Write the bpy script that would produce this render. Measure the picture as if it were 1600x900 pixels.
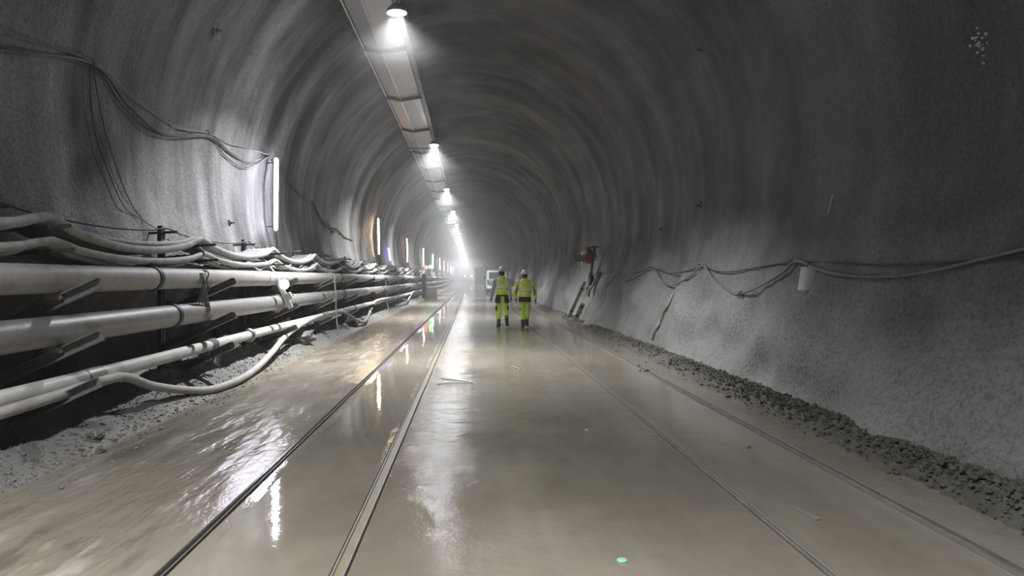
import bpy, bmesh, math, random
from mathutils import Vector, Matrix, noise
random.seed(7)
for o in list(bpy.data.objects):
    bpy.data.objects.remove(o)
S = bpy.context.scene
COL = S.collection
PI = math.pi

# ---------------------------------------------------------------- camera
F, VX, VY, H = 1155.0, 737.0, 434.0, 1.5          # focal length in px, vanishing point, camera height
cd = bpy.data.cameras.new('camera')
cam = bpy.data.objects.new('camera', cd); COL.objects.link(cam)
cam.location = (0, 0, H); cam.rotation_euler = (PI/2, 0, 0)
cd.sensor_width = 36; cd.lens = 36*F/1600
cd.shift_x = (800-VX)/1600; cd.shift_y = -(450-VY)/1600
cd.clip_start = .05; cd.clip_end = 600
S.camera = cam
# ---------------------------------------------------------------- view and haze
S.view_settings.view_transform = 'Standard'; S.view_settings.look = 'None'
S.view_settings.gamma = 1; S.view_settings.use_curve_mapping = False
S.view_settings.exposure = 0.0
W = bpy.data.worlds.new('world'); S.world = W; W.use_nodes = True
wn = W.node_tree; wn.nodes.clear()
wo = wn.nodes.new('ShaderNodeOutputWorld')
wb = wn.nodes.new('ShaderNodeBackground'); wb.inputs[0].default_value = (0, 0, 0, 1)
ws = wn.nodes.new('ShaderNodeVolumeScatter')
ws.inputs['Color'].default_value = (1, 1, 1, 1)
ws.inputs['Density'].default_value = 0.0012
ws.inputs['Anisotropy'].default_value = 0.35
wn.links.new(wb.outputs[0], wo.inputs['Surface']); wn.links.new(ws.outputs[0], wo.inputs['Volume'])
S.cycles.volume_bounces = 0
S.cycles.max_bounces = 6
S.cycles.diffuse_bounces = 3
S.cycles.sample_clamp_indirect = 6
LAMP_W, TUBE_L = 790.0, 110.0
LAMP_D = [13.95*i for i in range(0, 18)]
TUBE_D = [-.4 + 16.75*i for i in range(0, 12)]

# ---------------------------------------------------------------- helpers
def tag(o, label=None, cat=None, group=None, kind=None):
    if label: o['label'] = label
    if cat: o['category'] = cat
    if group: o['group'] = group
    if kind: o['kind'] = kind
    return o
def empty(name, loc=(0, 0, 0), label=None, cat=None, group=None, rz=0):
    o = bpy.data.objects.new(name, None); COL.objects.link(o)
    o.location = loc; o.rotation_euler.z = rz; o.empty_display_size = .1
    return tag(o, label, cat, group)
def obj(name, bm, mat, parent=None, smooth=True):
    me = bpy.data.meshes.new(name); bm.normal_update(); bm.to_mesh(me); bm.free()
    if smooth:
        me.polygons.foreach_set('use_smooth', [True]*len(me.polygons))
        try: me.set_sharp_from_angle(angle=math.radians(40))
        except Exception: pass
    for m in (mat if isinstance(mat, (list, tuple)) else [mat]): me.materials.append(m)
    o = bpy.data.objects.new(name, me); COL.objects.link(o)
    if parent: o.parent = parent
    return o
def kids(o): return [c for c in bpy.data.objects if c.parent == o]
def copy_tree(o, parent=None):
    c = o.copy(); COL.objects.link(c)
    if parent: c.parent = parent
    for ch in kids(o): copy_tree(ch, c)
    return c
def box(bm, c, s, rot=None, bev=0, taper=None):
    r = bmesh.ops.create_cube(bm, size=1)
    vs = r['verts']
    M = Matrix.Translation(Vector(c)) @ (rot.to_4x4() if rot else Matrix.Identity(4)) @ Matrix.Diagonal((*s, 1))
    bmesh.ops.transform(bm, matrix=M, verts=vs)
    if bev:
        es = list({e for v in vs for e in v.link_edges})
        bmesh.ops.bevel(bm, geom=es, offset=bev, segments=2, affect='EDGES', profile=.5)
def tube(bm, pts, r, seg=10, cap=True):
    pts = [Vector(p) for p in pts]; n = len(pts)
    rr = r if isinstance(r, (list, tuple)) else [r]*n
    t0 = (pts[1]-pts[0]).normalized()
    up = Vector((0, 0, 1)) if abs(t0.z) < .9 else Vector((1, 0, 0))
    nrm = (up - t0*up.dot(t0)).normalized()
    rings = []
    for i in range(n):
        t = (pts[min(i+1, n-1)]-pts[max(i-1, 0)])
        t = t.normalized() if t.length > 1e-9 else t0
        nrm = (nrm - t*nrm.dot(t)).normalized(); b = t.cross(nrm)
        rings.append([bm.verts.new(pts[i] + (nrm*math.cos(a)+b*math.sin(a))*rr[i]) for a in [2*PI*k/seg for k in range(seg)]])
    for i in range(n-1):
        for k in range(seg):
            bm.faces.new((rings[i][k], rings[i+1][k], rings[i+1][(k+1) % seg], rings[i][(k+1) % seg]))
    if cap:
        bm.faces.new(rings[0]); bm.faces.new(rings[-1][::-1])
    return rings
def smooth_path(pts, sub=8):
    P = [Vector(p) for p in pts]; out = []
    for i in range(len(P)-1):
        p0, p1, p2, p3 = P[max(i-1, 0)], P[i], P[i+1], P[min(i+2, len(P)-1)]
        for k in range(sub):
            t = k/sub
            out.append(.5*((2*p1) + (-p0+p2)*t + (2*p0-5*p1+4*p2-p3)*t*t + (-p0+3*p1-3*p2+p3)*t**3))
    out.append(P[-1]); return out
def lathe(bm, prof, seg=20, M=None, cap=True):
    rings = []
    M = M or Matrix.Identity(4)
    for r, z in prof:
        rings.append([bm.verts.new(M @ Vector((r*math.cos(2*PI*k/seg), r*math.sin(2*PI*k/seg), z))) for k in range(seg)])
    for a, b in zip(rings, rings[1:]):
        for k in range(seg): bm.faces.new((a[k], a[(k+1) % seg], b[(k+1) % seg], b[k]))
    if cap:
        bm.faces.new(rings[0][::-1]); bm.faces.new(rings[-1])
def prism(bm, poly, y0, y1):
    """poly: (x,z) list counter-clockwise seen from -Y; extruded along Y"""
    a = [bm.verts.new((x, y0, z)) for x, z in poly]; b = [bm.verts.new((x, y1, z)) for x, z in poly]
    n = len(poly)
    bm.faces.new(a); bm.faces.new(b[::-1])
    for k in range(n): bm.faces.new((a[k], b[k], b[(k+1) % n], a[(k+1) % n]))
def fix(bm): bmesh.ops.recalc_face_normals(bm, faces=bm.faces); return bm
def ordinal(i):
    return ['first', 'second', 'third', 'fourth', 'fifth', 'sixth', 'seventh', 'eighth', 'ninth', 'tenth', 'eleventh', 'twelfth', 'thirteenth',
            'fourteenth', 'fifteenth', 'sixteenth', 'seventeenth', 'eighteenth', 'nineteenth', 'twentieth', 'twenty-first', 'twenty-second', 'twenty-third',
            'twenty-fourth', 'twenty-fifth', 'twenty-sixth', 'twenty-seventh', 'twenty-eighth', 'twenty-ninth', 'thirtieth', 'thirty-first', 'thirty-second',
            'thirty-third', 'thirty-fourth', 'thirty-fifth', 'thirty-sixth', 'thirty-seventh', 'thirty-eighth', 'thirty-ninth', 'fortieth'][i]
def N(x, y, z=0.0): return noise.noise(Vector((x, y, z)))

# ---------------------------------------------------------------- materials
class Mat:
    def __init__(s, name):
        s.m = bpy.data.materials.new(name); s.m.use_nodes = True
        s.t = s.m.node_tree; s.b = s.t.nodes['Principled BSDF']; s.out = s.t.nodes['Material Output']
        s._co = None
    def n(s, typ, **kw):
        x = s.t.nodes.new(typ)
        for k, v in kw.items():
            if k in x.inputs.keys() if isinstance(k, str) else False: x.inputs[k].default_value = v
            else: setattr(x, k, v)
        return x
    def l(s, a, b): s.t.links.new(a, b)
    def co(s):
        if s._co is None: s._co = s.t.nodes.new('ShaderNodeTexCoord').outputs['Object']
        return s._co
    def noise(s, scale=(1, 1, 1), detail=4, rough=.55, loc=(0, 0, 0)):
        mp = s.n('ShaderNodeMapping'); mp.inputs['Scale'].default_value = scale; mp.inputs['Location'].default_value = loc
        s.l(s.co(), mp.inputs[0])
        t = s.n('ShaderNodeTexNoise'); t.inputs['Scale'].default_value = 1; t.inputs['Detail'].default_value = detail; t.inputs['Roughness'].default_value = rough
        s.l(mp.outputs[0], t.inputs['Vector']); return t.outputs['Fac']
    def ramp(s, fac, stops):
        r = s.n('ShaderNodeValToRGB'); e = r.color_ramp.elements
        while len(e) < len(stops): e.new(.5)
        for q, (p, c) in zip(e, stops):
            q.position = p; q.color = (*c, 1) if isinstance(c, (tuple, list)) else (c, c, c, 1)
        s.l(fac, r.inputs[0]); return r.outputs[0]
    def math(s, op, a, b=None, c=None):
        x = s.n('ShaderNodeMath', operation=op)
        for i, v in enumerate((a, b, c)):
            if v is None: continue
            if isinstance(v, (int, float)): x.inputs[i].default_value = v
            else: s.l(v, x.inputs[i])
        return x.outputs[0]
    def mix(s, fac, a, b, blend='MIX'):
        x = s.n('ShaderNodeMix', data_type='RGBA', blend_type=blend)
        for sock, v in ((x.inputs['Factor'], fac), (x.inputs[6], a), (x.inputs[7], b)):
            if isinstance(v, (int, float)): sock.default_value = v
            elif isinstance(v, (tuple, list)): sock.default_value = (*v, 1)
            else: s.l(v, sock)
        return x.outputs[2]
    def xyz(s):
        x = s.n('ShaderNodeSeparateXYZ'); s.l(s.co(), x.inputs[0]); return x.outputs
    def bump(s, h, strength=.5, dist=.02, chain=None):
        b = s.n('ShaderNodeBump'); b.inputs['Strength'].default_value = strength; b.inputs['Distance'].default_value = dist
        s.l(h, b.inputs['Height'])
        if chain is not None: s.l(chain, b.inputs['Normal'])
        s.l(b.outputs[0], s.b.inputs['Normal']); return b.outputs[0]
    def col(s, c):
        if isinstance(c, (tuple, list)): s.b.inputs['Base Color'].default_value = (*c, 1)
        else: s.l(c, s.b.inputs['Base Color'])
    def set(s, **kw):
        for k, v in kw.items():
            i = s.b.inputs[k.replace('_', ' ')]
            if isinstance(v, (int, float)): i.default_value = v
            else: s.l(v, i)
def simple(name, c, rough=.6, metal=0, dirt=.25, dirtcol=(.2, .19, .18), scale=6, bump=.0):
    m = Mat(name)
    nz = m.noise((scale,)*3, 5)
    f = m.ramp(nz, [(.42, 0), (.72, dirt)])
    m.col(m.mix(f, c, dirtcol)); m.set(Roughness=rough, Metallic=metal)
    if bump: m.bump(m.noise((scale*8,)*3, 3), bump, .005)
    return m.m
def emit(name, c, s):
    m = Mat(name); m.col((.8, .8, .8))
    m.b.inputs['Emission Color'].default_value = (*c, 1); m.b.inputs['Emission Strength'].default_value = s
    return m.m

# sprayed concrete
def shotcrete(name, dark, light, dusty=.8, pale=(.31, .305, .304)):
    m = Mat(name)
    streak = m.noise((.22, .9, .16), 5, .6)
    blot = m.noise((.7, .7, .7), 4, .6, (3, 1, 7))
    fine = m.noise((24, 24, 24), 3, .7)
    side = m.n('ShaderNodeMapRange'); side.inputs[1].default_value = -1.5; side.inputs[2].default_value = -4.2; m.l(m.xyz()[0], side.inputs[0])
    c = m.mix(m.ramp(streak, [(.36, 0), (.66, 1)]), dark, m.mix(side.outputs[0], light, pale))  # lamplight on the left wall put into a paler concrete colour
    c = m.mix(m.math('MULTIPLY', m.ramp(blot, [(.45, 0), (.75, 1)]), .4), c, tuple(x*.62 for x in dark))
    band = m.noise((.02, .13, .02), 2, .5, (0, .35, 0))
    c = m.mix(m.math('MULTIPLY', m.ramp(band, [(.5, 0), (.64, 1)]), .45), c, (.17, .15, .132))
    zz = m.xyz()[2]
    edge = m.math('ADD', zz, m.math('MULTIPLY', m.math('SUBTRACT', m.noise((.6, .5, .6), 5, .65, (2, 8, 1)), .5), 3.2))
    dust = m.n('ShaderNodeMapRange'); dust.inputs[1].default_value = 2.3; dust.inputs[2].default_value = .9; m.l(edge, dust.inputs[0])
    c = m.mix(m.math('MULTIPLY', m.math('MULTIPLY', dust.outputs[0], dusty), m.math('SUBTRACT', 1.0, side.outputs[0])), c, (.27, .26, .247))  # paler low on the right wall: mud dust plus lamplight put into colour
    sp = m.ramp(fine, [(.3, .55), (.5, 1.0), (.72, 1.25)])
    c = m.mix(1.0, c, sp, 'MULTIPLY')
    m.col(c); m.set(Roughness=m.ramp(blot, [(.3, .5), (.7, .8)]), Specular_IOR_Level=.35)
    vor = m.n('ShaderNodeTexVoronoi'); vor.inputs['Scale'].default_value = 19; m.l(m.co(), vor.inputs['Vector'])
    mid = m.noise((5, 5, 5), 4, .6)
    b1 = m.bump(mid, .35, .04)
    b2 = m.bump(fine, .7, .02, b1)
    m.bump(vor.outputs['Distance'], .28, .02, b2)
    return m.m
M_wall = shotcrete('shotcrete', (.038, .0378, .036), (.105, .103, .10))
def floor_mat():
    m = Mat('wet_mud_floor')
    x, y, z = m.xyz()
    big = m.noise((.55, .3, 1), 4, .55)
    trail = m.noise((1.2, .07, 1), 4, .6, (5, 0, 0))
    fine = m.noise((55, 55, 55), 3, .65)
    mid = m.noise((6, 4, 4), 4, .6)
    c = m.mix(m.ramp(big, [(.35, 0), (.65, 1)]), (.195, .168, .128), (.262, .23, .182))
    c = m.mix(m.math('MULTIPLY', m.ramp(trail, [(.5, 0), (.7, 1)]), .5), c, (.33, .30, .25))
    c = m.mix(m.math('MULTIPLY', m.ramp(mid, [(.5, 0), (.75, 1)]), .25), c, (.11, .10, .085))
    # standing water between the left pair of rails and between the right pair
    def band(a, b, s=.12):
        u = m.n('ShaderNodeMapRange'); u.inputs[1].default_value = a-s; u.inputs[2].default_value = a+s; m.l(x, u.inputs[0])
        v = m.n('ShaderNodeMapRange'); v.inputs[1].default_value = b-s; v.inputs[2].default_value = b+s; m.l(x, v.inputs[0])
        return m.math('SUBTRACT', u.outputs[0], v.outputs[0])
    water = m.math('MAXIMUM', band(-1.5, -.74, .06), m.math('MULTIPLY', band(1.85, 2.78, .06), .8))
    damp0 = m.noise((.6, .28, 1), 4, .55, (3, 6, 0)); damp = m.ramp(m.math('MAXIMUM', damp0, 0.0), [(.5, 0), (.6, 1)]); _old = m.ramp(m.noise((.9, .35, 1), 4, .6, (9, 2, 0)), [(.42, 0), (.6, 1)])
    water = m.math('MAXIMUM', water, m.math('MULTIPLY', damp, .55))
    gravel = band(-9, -3.3, .2)
    churn = band(-3.3, -1.75, .15)
    tread = m.noise((4.6, 1.0, 1), 4, .5, (1, 3, 0))
    warp = m.noise((1.1, .7, 1), 3, .5, (7, 3, 0))
    c = m.mix(m.math('MULTIPLY', churn, m.math('MULTIPLY', m.ramp(tread, [(.55, 0), (.62, .8)]), m.ramp(warp, [(.42, 0), (.55, 1)]))), c, (.36, .33, .285))
    c = m.mix(m.math('MULTIPLY', churn, m.math('MULTIPLY', m.ramp(tread, [(.38, .75), (.47, 0)]), m.ramp(warp, [(.4, 0), (.55, 1)]))), c, (.11, .098, .075))
    pools = m.noise((.6, .28, 1), 4, .55, (3, 6, 0))
    c = m.mix(m.math('MULTIPLY', m.ramp(pools, [(.5, 0), (.62, 1)]), .5), c, (.135, .118, .09))
    rough = m.n('ShaderNodeMapRange'); m.l(water, rough.inputs[0]); rough.inputs[3].default_value = .07; rough.inputs[4].default_value = .04
    rough = m.math('ADD', rough.outputs[0], m.math('MULTIPLY', gravel, .45))
    rough = m.math('ADD', rough, m.math('MULTIPLY', m.math('SUBTRACT', mid, .5), .08))
    rough = m.math('ADD', rough, m.math('MULTIPLY', churn, m.math('ADD', .06, m.math('MULTIPLY', pools, .12))))
    c = m.mix(m.math('MULTIPLY', gravel, .8), c, m.ramp(fine, [(.3, .09), (.7, .22)]))
    m.col(c); m.set(Roughness=rough, Specular_IOR_Level=.5)
    inv = m.math('SUBTRACT', 1.0, water)
    h = m.math('ADD', m.math('MULTIPLY', fine, m.math('ADD', m.math('MULTIPLY', inv, .0018), m.math('MULTIPLY', gravel, .02))),
               m.math('ADD', m.math('MULTIPLY', m.math('MULTIPLY', tread, churn), .05), m.math('MULTIPLY', mid, m.math('ADD', .0012, m.math('MULTIPLY', inv, .008)))))
    m.bump(h, 1.0, 1.0)
    return m.m
M_floor = floor_mat()
M_pipe = simple('dusty_grey_pipe', (.40, .385, .37), .55, .1, .6, (.24, .225, .21), 7, .25)
M_pipe_dark = simple('dusty_steel_pipe', (.30, .29, .285), .42, .35, .6, (.2, .19, .18), 9, .3)
M_pipe_pale = simple('pale_plastic_pipe', (.56, .545, .52), .5, 0, .5, (.36, .34, .31), 6, .15)
M_hose = simple('dusty_hose', (.43, .41, .385), .65, 0, .5, (.27, .255, .24), 8, .2)
M_cable = simple('dust_covered_cable', (.40, .39, .38), .7, 0, .7, (.19, .185, .18), 9, .2)
M_cable_dark = simple('black_cable', (.025, .025, .027), .55, 0, .3, (.09, .09, .09), 9)
M_cable_grey = simple('grey_cable', (.16, .16, .16), .6, 0, .4, (.28, .28, .27), 9)
M_steel = simple('dark_steel', (.07, .068, .066), .5, .5, .5, (.16, .15, .14), 10, .15)
M_arm = simple('dull_bracket_steel', (.24, .23, .22), .55, .3, .5, (.09, .085, .08), 8, .1)
M_galv = simple('galvanised_steel', (.24, .235, .225), .5, .4, .5, (.14, .13, .12), 8, .1)
M_clamp = simple('black_clamp', (.03, .03, .03), .55, .2, .3, (.1, .1, .1), 9)
M_rail = simple('muddy_rail_steel', (.15, .135, .11), .3, .3, .7, (.25, .225, .18), 5, .1)
M_raildark = simple('wet_rail_steel', (.06, .056, .05), .25, .5, .4, (.16, .145, .12), 5, .1)
M_raillip = simple('muddy_rail_lip', (.27, .25, .22), .4, .2, .5, (.16, .145, .12), 5, .1)
M_duct = simple('brushed_duct_sheet', (.36, .35, .36), .4, .45, .3, (.28, .265, .26), 2, .05)
M_ductedge = simple('bright_duct_seam', (.75, .74, .74), .3, .5, .2, (.6, .58, .56), 4)
M_mud = simple('wet_mud', (.085, .078, .062), .75, 0, .6, (.15, .14, .115), 9, .5)
M_groove = simple('brown_groove_mud', (.2, .165, .11), .55, 0, .5, (.13, .11, .075), 6, .2)
M_stone = simple('grey_stone', (.17, .165, .155), .6, 0, .8, (.10, .097, .09), 20, .3)
M_lamphouse = simple('lamp_housing', (.35, .35, .36), .5, .3)
M_white = simple('dusty_white_plastic', (.62, .62, .61), .5, 0, .3, (.4, .39, .37), 6)
M_paper = simple('creased_white_card', (.62, .62, .62), .65, 0, .4, (.45, .45, .45), 20)
M_ridge = simple('pale_mortar', (.3, .29, .275), .8, 0, .4, (.2, .19, .18), 9, .3)
M_sheet = simple('dark_grey_sheet', (.10, .098, .095), .6, 0, .5, (.17, .135, .13), 6)
M_red = simple('dusty_red_paint', (.36, .06, .05), .5, 0, .5, (.2, .12, .11), 8)
M_signgrey = simple('grey_board', (.16, .16, .16), .6, 0, .3)
M_boxgrey = simple('grey_painted_steel', (.85, .86, .84), .55, .1, .3, (.3, .29, .27), 3)
M_wood = simple('muddy_board', (.36, .34, .31), .65, 0, .7, (.09, .085, .075), 6, .3)
M_black = simple('black_rubber', (.02, .02, .02), .6, 0, .3, (.08, .08, .075), 8)
M_green = simple('pale_green', (.25, .62, .42), .4, 0, .1)
M_tape = simple('clear_plastic_scrap', (.22, .205, .17), .3, 0, .2)

# ---------------------------------------------------------------- tunnel profile
CX, CZ, R = -.05, 3.4, 4.55
prof = []
LEFT_LOW = [(-5.1, -.4), (-5.42, .2), (-5.45, .95), (-5.05, 1.42), (-4.42, 1.68), (-4.40, 2.0), (-4.54, 2.6)]  # foot set back under a ledge, shaped to keep lamplight from behind the pipes
RIGHT_LOW = [(4.47, 2.6), (4.3, 1.75), (4.02, .9), (3.75, .15), (3.62, -.35)]
raw = LEFT_LOW + [(CX + R*math.cos(PI-a), CZ + R*math.sin(PI-a)) for a in [PI*k/24 for k in range(25)]] + RIGHT_LOW
raw = [Vector((a, 0, b)) for a, b in raw]
dense = smooth_path(raw, 12)
L = [0]
for a, b in zip(dense, dense[1:]): L.append(L[-1] + (b-a).length)
NT = 170
def resample(n):
    out, j = [], 0
    for i in range(n+1):
        s = L[-1]*i/n
        while j < len(L)-2 and L[j+1] < s: j += 1
        t = (s-L[j])/max(1e-9, L[j+1]-L[j]); out.append((dense[j].lerp(dense[j+1], t), s))
    return out
PROF = resample(NT)
def pnormal(i):
    a, b = PROF[max(i-1, 0)][0], PROF[min(i+1, NT)][0]
    t = (b-a).normalized(); return Vector((t.z, 0, -t.x))          # points inwards
PN = [pnormal(i) for i in range(NT+1)]
def disp(x, z, s, y):
    """how far the sprayed surface stands in from the nominal profile"""
    fr = y + .35*N(s*.3, y*.2, 4)
    d = .075*N(fr*.42, s*.10, 1.5) + .04*N(fr*1.05, s*.22, 8.1) + .018*N(fr*2.3, s*.55, 3.3)
    d += .02*N(fr*1.2, s*1.3, 6) + .009*N(y*4.1, s*3.7, 9)
    # a thicker ring of sprayed concrete
    k = max(0, 1-abs(y-32.5)/2.4); d += .20*k*k*(3-2*k)
    k = max(0, 1-abs(y-60)/3); d += .14*k*k*(3-2*k)
    k = max(0, 1-abs(y-92)/4); d += .14*k*k*(3-2*k)
    if z < 2.2:                                                     # lumpy lower walls
        w = min(1, (2.2-z)/1.3)
        d += w*(.24*N(y*.5+s*.15, z*1.1, 20+x*.1) + .15*N(y*1.3, z*2.0, 31+x*.1) + .04*N(y*3.4, z*3.6, 12))
    return d
def wall_pt(y, z, side, off=0.0):
    """a point on the left (-1) or right (+1) wall at height z, standing off the surface by off"""
    rng = range(0, NT//2) if side < 0 else range(NT, NT//2, -1)
    i = min(rng, key=lambda k: abs(PROF[k][0].z - z))
    p, s = PROF[i]; n = PN[i]
    q = p + n*(disp(p.x, p.z, s, y)+off)
    return Vector((q.x, y, z))
YS = []
y = -24.0
while y < 250:
    YS.append(y)
    y += 1.0 if y < 0 else .10 if y < 42 else .3 if y < 75 else 1.0 if y < 130 else 3
YS.append(250)
def shell(name, i0, i1, mat):
    bm = bmesh.new(); rows = []
    for y in YS:
        row = []
        for i in range(i0, i1+1):
            p, s = PROF[i]; q = p + PN[i]*disp(p.x, p.z, s, y)
            row.append(bm.verts.new((q.x, y, q.z)))
        rows.append(row)
    for a, b in zip(rows, rows[1:]):
        for k in range(len(a)-1): bm.faces.new((a[k], a[k+1], b[k+1], b[k]))
    return tag(obj(name, bm, mat), kind='structure')
iL = min(range(NT//2), key=lambda k: abs(PROF[k][0].z-5.6)); iR = NT-iL
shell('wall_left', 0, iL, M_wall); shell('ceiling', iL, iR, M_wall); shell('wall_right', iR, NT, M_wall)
bm = bmesh.new(); box(bm, (0, 250.4, 3.8), (10.5, .6, 9.5), bev=.05)
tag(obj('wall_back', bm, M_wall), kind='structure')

# ---------------------------------------------------------------- floor
RAILX = [-1.565, -.675, 1.815, 2.80]
def ground(x, y):
    h = .006*N(x*.8, y*.5, 2)
    if x < -1.7:                                                     # churned mud with tyre prints
        w = min(1, (-1.7-x)/.35)
        h += w*(.016*N(x*3+y*1.1, y*.55-x*.5, 5) + .018*N(x*1.1, y*.5, 7))
    if x < -3.2:                                                    # gravel bank, then a drop added to keep the ground behind unlit
        t = -3.2-x
        h += (min(.34, t*.42) if x > -4.0 else .34-min(.5, (-4.0-x)*.8)) + min(1, t*3)*(.05*N(x*2.1, y*1.4, 11) + .03*N(x*5, y*4.4, 3))
    if -.6 < x < 1.75:
        h += .004*N(x*4, y*3, 5)
    if x > 2.95:
        t = x-2.95; h += .012*min(1, t*4)*N(x*3, y*1.5, 8)
        if x > 3.3: h += .09*min(1, (x-3.3)*2.2)
    return h
def grooved(x):
    for rx in RAILX:
        if abs(x-rx) < (.052 if rx == 2.80 else .04 if rx == -.675 else .022): return True
    return False
xs = [-5.58+.06*i for i in range(166)]
xs = [x for x in xs if all(abs(x-r) > .075 for r in RAILX)]
for r in RAILX:
    g = .05 if r == 2.80 else .037 if r == -.675 else .021
    xs += [r-g-.01, r-g, r+g, r+g+.01]
xs.sort()
fy = []; y = -24.0
while y < 250:
    fy.append(y); y += 2 if y < 0 else .5 if y < 2.5 else .055 if y < 13 else .15 if y < 40 else .6 if y < 90 else 3
fy.append(250)
bm = bmesh.new(); rows = []
for y in fy:
    rows.append([bm.verts.new((x, y, -.05 if grooved(x) else ground(x, y))) for x in xs])
for a, b in zip(rows, rows[1:]):
    for k in range(len(xs)-1): bm.faces.new((a[k], a[k+1], b[k+1], b[k]))
tag(obj('floor', bm, M_floor), kind='structure')

# rails, let into the floor
RL = ['dark flush rail beside the churned mud under the pipes', 'pale muddy grooved rail beside the long lamp reflection',
      'narrow muddy rail leading to the two workers, on their wall side', 'wide muddy rail closest to the mud ridge and bare wall']
for i, rx in enumerate(RAILX):
    t = empty('embedded_rail', (rx, 0, 0), RL[i], 'rail', 'rails let into the tunnel floor')
    ys = [1.0+.25*k for k in range(150)] + [40+3*k for k in range(60)]
    def strip(name, poly, mat):
        bm = bmesh.new(); rg = []
        for y in ys:
            wob = .004*N(y*.5, i*3.1, 1)
            rg.append([bm.verts.new((px+wob, y, pz+.002*N(y*1.3, i, 4))) for px, pz in poly])
        n = len(poly)
        for a, b in zip(rg, rg[1:]):
            for k in range(n): bm.faces.new((a[k], a[(k+1) % n], b[(k+1) % n], b[k]))
        bm.faces.new(rg[0]); bm.faces.new(rg[-1])
        obj(name, fix(bm), mat, t)
    z1 = [.022, .006, .018, .018][i]
    if i in (0, 2, 3):
        w_ = .05 if i == 3 else .021; c_ = .02 if i == 3 else .003; a_ = -.034 if i == 3 else -.022; e_ = .014 if i == 3 else .009
        strip('rail_head', [(a_, -.055), (a_, z1-.006), (a_+.005, z1), (c_-.005, z1), (c_, z1-.006), (c_, -.055)], M_raildark if i == 0 else M_rail)
        strip('guard_lip', [(w_-e_, -.055), (w_-e_, z1-.012), (w_-e_+.003, z1-.008), (w_, z1-.008), (w_, -.055)], M_raillip)
        if i == 3: strip('outer_lip', [(-.054, -.055), (-.054, z1-.004), (-.044, z1-.004), (-.044, -.055)], M_raillip)
    else:
        strip('rail_head', [(-.037, -.055), (-.037, .003), (-.034, .008), (-.027, .008), (-.024, .003), (-.024, -.055)], M_raillip)
        strip('guard_lip', [(.026, -.055), (.026, .003), (.029, .008), (.034, .008), (.037, .003), (.037, -.055)], M_raillip)
        strip('groove_mud', [(-.024, -.055), (-.024, -.004), (.026, -.007), (.026, -.055)], M_groove)

# ---------------------------------------------------------------- gravel, stones and the mud ridge
ICO = {}
for sub_ in (1, 2, 3):
    b_ = bmesh.new(); bmesh.ops.create_icosphere(b_, subdivisions=sub_, radius=1); b_.verts.index_update()
    ICO[sub_] = ([v.co.copy() for v in b_.verts], [[v.index for v in f.verts] for f in b_.faces]); b_.free()
def stone(bm, c, r, sub=1):
    sc = Vector((r*random.uniform(.8, 1.3), r*random.uniform(.8, 1.3), r*random.uniform(.5, .9)))
    q = Matrix.Rotation(random.uniform(0, 6), 3, 'Z') @ Matrix.Rotation(random.uniform(-.5, .5), 3, 'X')
    sd = random.uniform(0, 99); c = Vector(c); vs = []
    for co in ICO[sub][0]:
        k = 1+.35*N(co.x*1.7+sd, co.y*1.7, co.z*1.7)+(.35*N(co.x*3.5, co.y*3.5+sd, co.z*3.5) if sub > 1 else 0)
        vs.append(bm.verts.new(q @ Vector((co.x*sc.x*k, co.y*sc.y*k, co.z*sc.z*k)) + c))
    for f in ICO[sub][1]: bm.faces.new([vs[k] for k in f])
bm = bmesh.new()
for _ in range(5200):
    y = 3.5 + 15*random.random()**1.8; x = random.uniform(-4.15, -3.22) if random.random() < .95 else random.uniform(-3.3, -2.9)
    r = random.uniform(.006, .016)*(1 if random.random() < .95 else 2)
    stone(bm, (x, y, ground(x, y)+r*.25), r)
tag(obj('gravel', bm, M_stone, smooth=False), 'loose grey gravel heaped under the pipes', 'gravel', kind='stuff')
RK = ['flat dark stone on the gravel below the near pipe bracket', 'small dark stone beside the flat one on the gravel', 'broken concrete lump under the hose where it climbs to the pipe',
      'pale sprayed concrete lump just past the hose bend', 'rough lump on the bank below the second hose loop']
for lab, (x, y, r) in zip(RK, [(-3.35, 6.6, .075), (-3.18, 6.35, .045), (-3.75, 13.8, .22), (-3.62, 15.6, .24), (-3.55, 21.5, .22)]):
    bm = bmesh.new(); stone(bm, (0, 0, r*.3), r, 3)
    o = obj('rock', bm, M_stone, smooth=False); o.location = (x, y, ground(x, y)); tag(o, lab, 'rock', 'rocks on the gravel bank')
# mud ridge along the right wall
def ridge_x(y): return 3.52 + .05*N(y*.35, 2, 3)
bm = bmesh.new(); rows = []
ry = []; y = 3.0
while y < 60: ry.append(y); y += .03 if y < 14 else .12 if y < 28 else .5
for y in ry:
    row = []
    for k in range(23):
        u = k/22; x = ridge_x(y) + (u-.5)*.62
        env = math.sin(PI*u)**1.2
        h = env*(.07 + .05*N(y*.8, 3, 1) + .03*N(x*7, y*6, 3) + .05*N(x*19, y*17, 5) + .02*N(x*41, y*37, 6)) + ground(x, y) - .015
        row.append(bm.verts.new((x, y, h)))
    rows.append(row)
for a, b in zip(rows, rows[1:]):
    for k in range(22): bm.faces.new((a[k], a[k+1], b[k+1], b[k]))
for _ in range(5200):
    y = 3.6 + 24*random.random()**1.6; x = ridge_x(y) + random.gauss(0, .12)
    r = random.uniform(.005, .014)*(1 if random.random() < .8 else 1.9)
    stone(bm, (x, y, ground(x, y) + .09*max(0, 1-abs(x-ridge_x(y))/.3) + r*.2), r, 2 if y < 12 else 1)
tag(obj('mud_ridge', bm, M_mud), 'dark crumbly ridge of wet mud along the foot of the bare wall', 'mud', kind='stuff')

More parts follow.
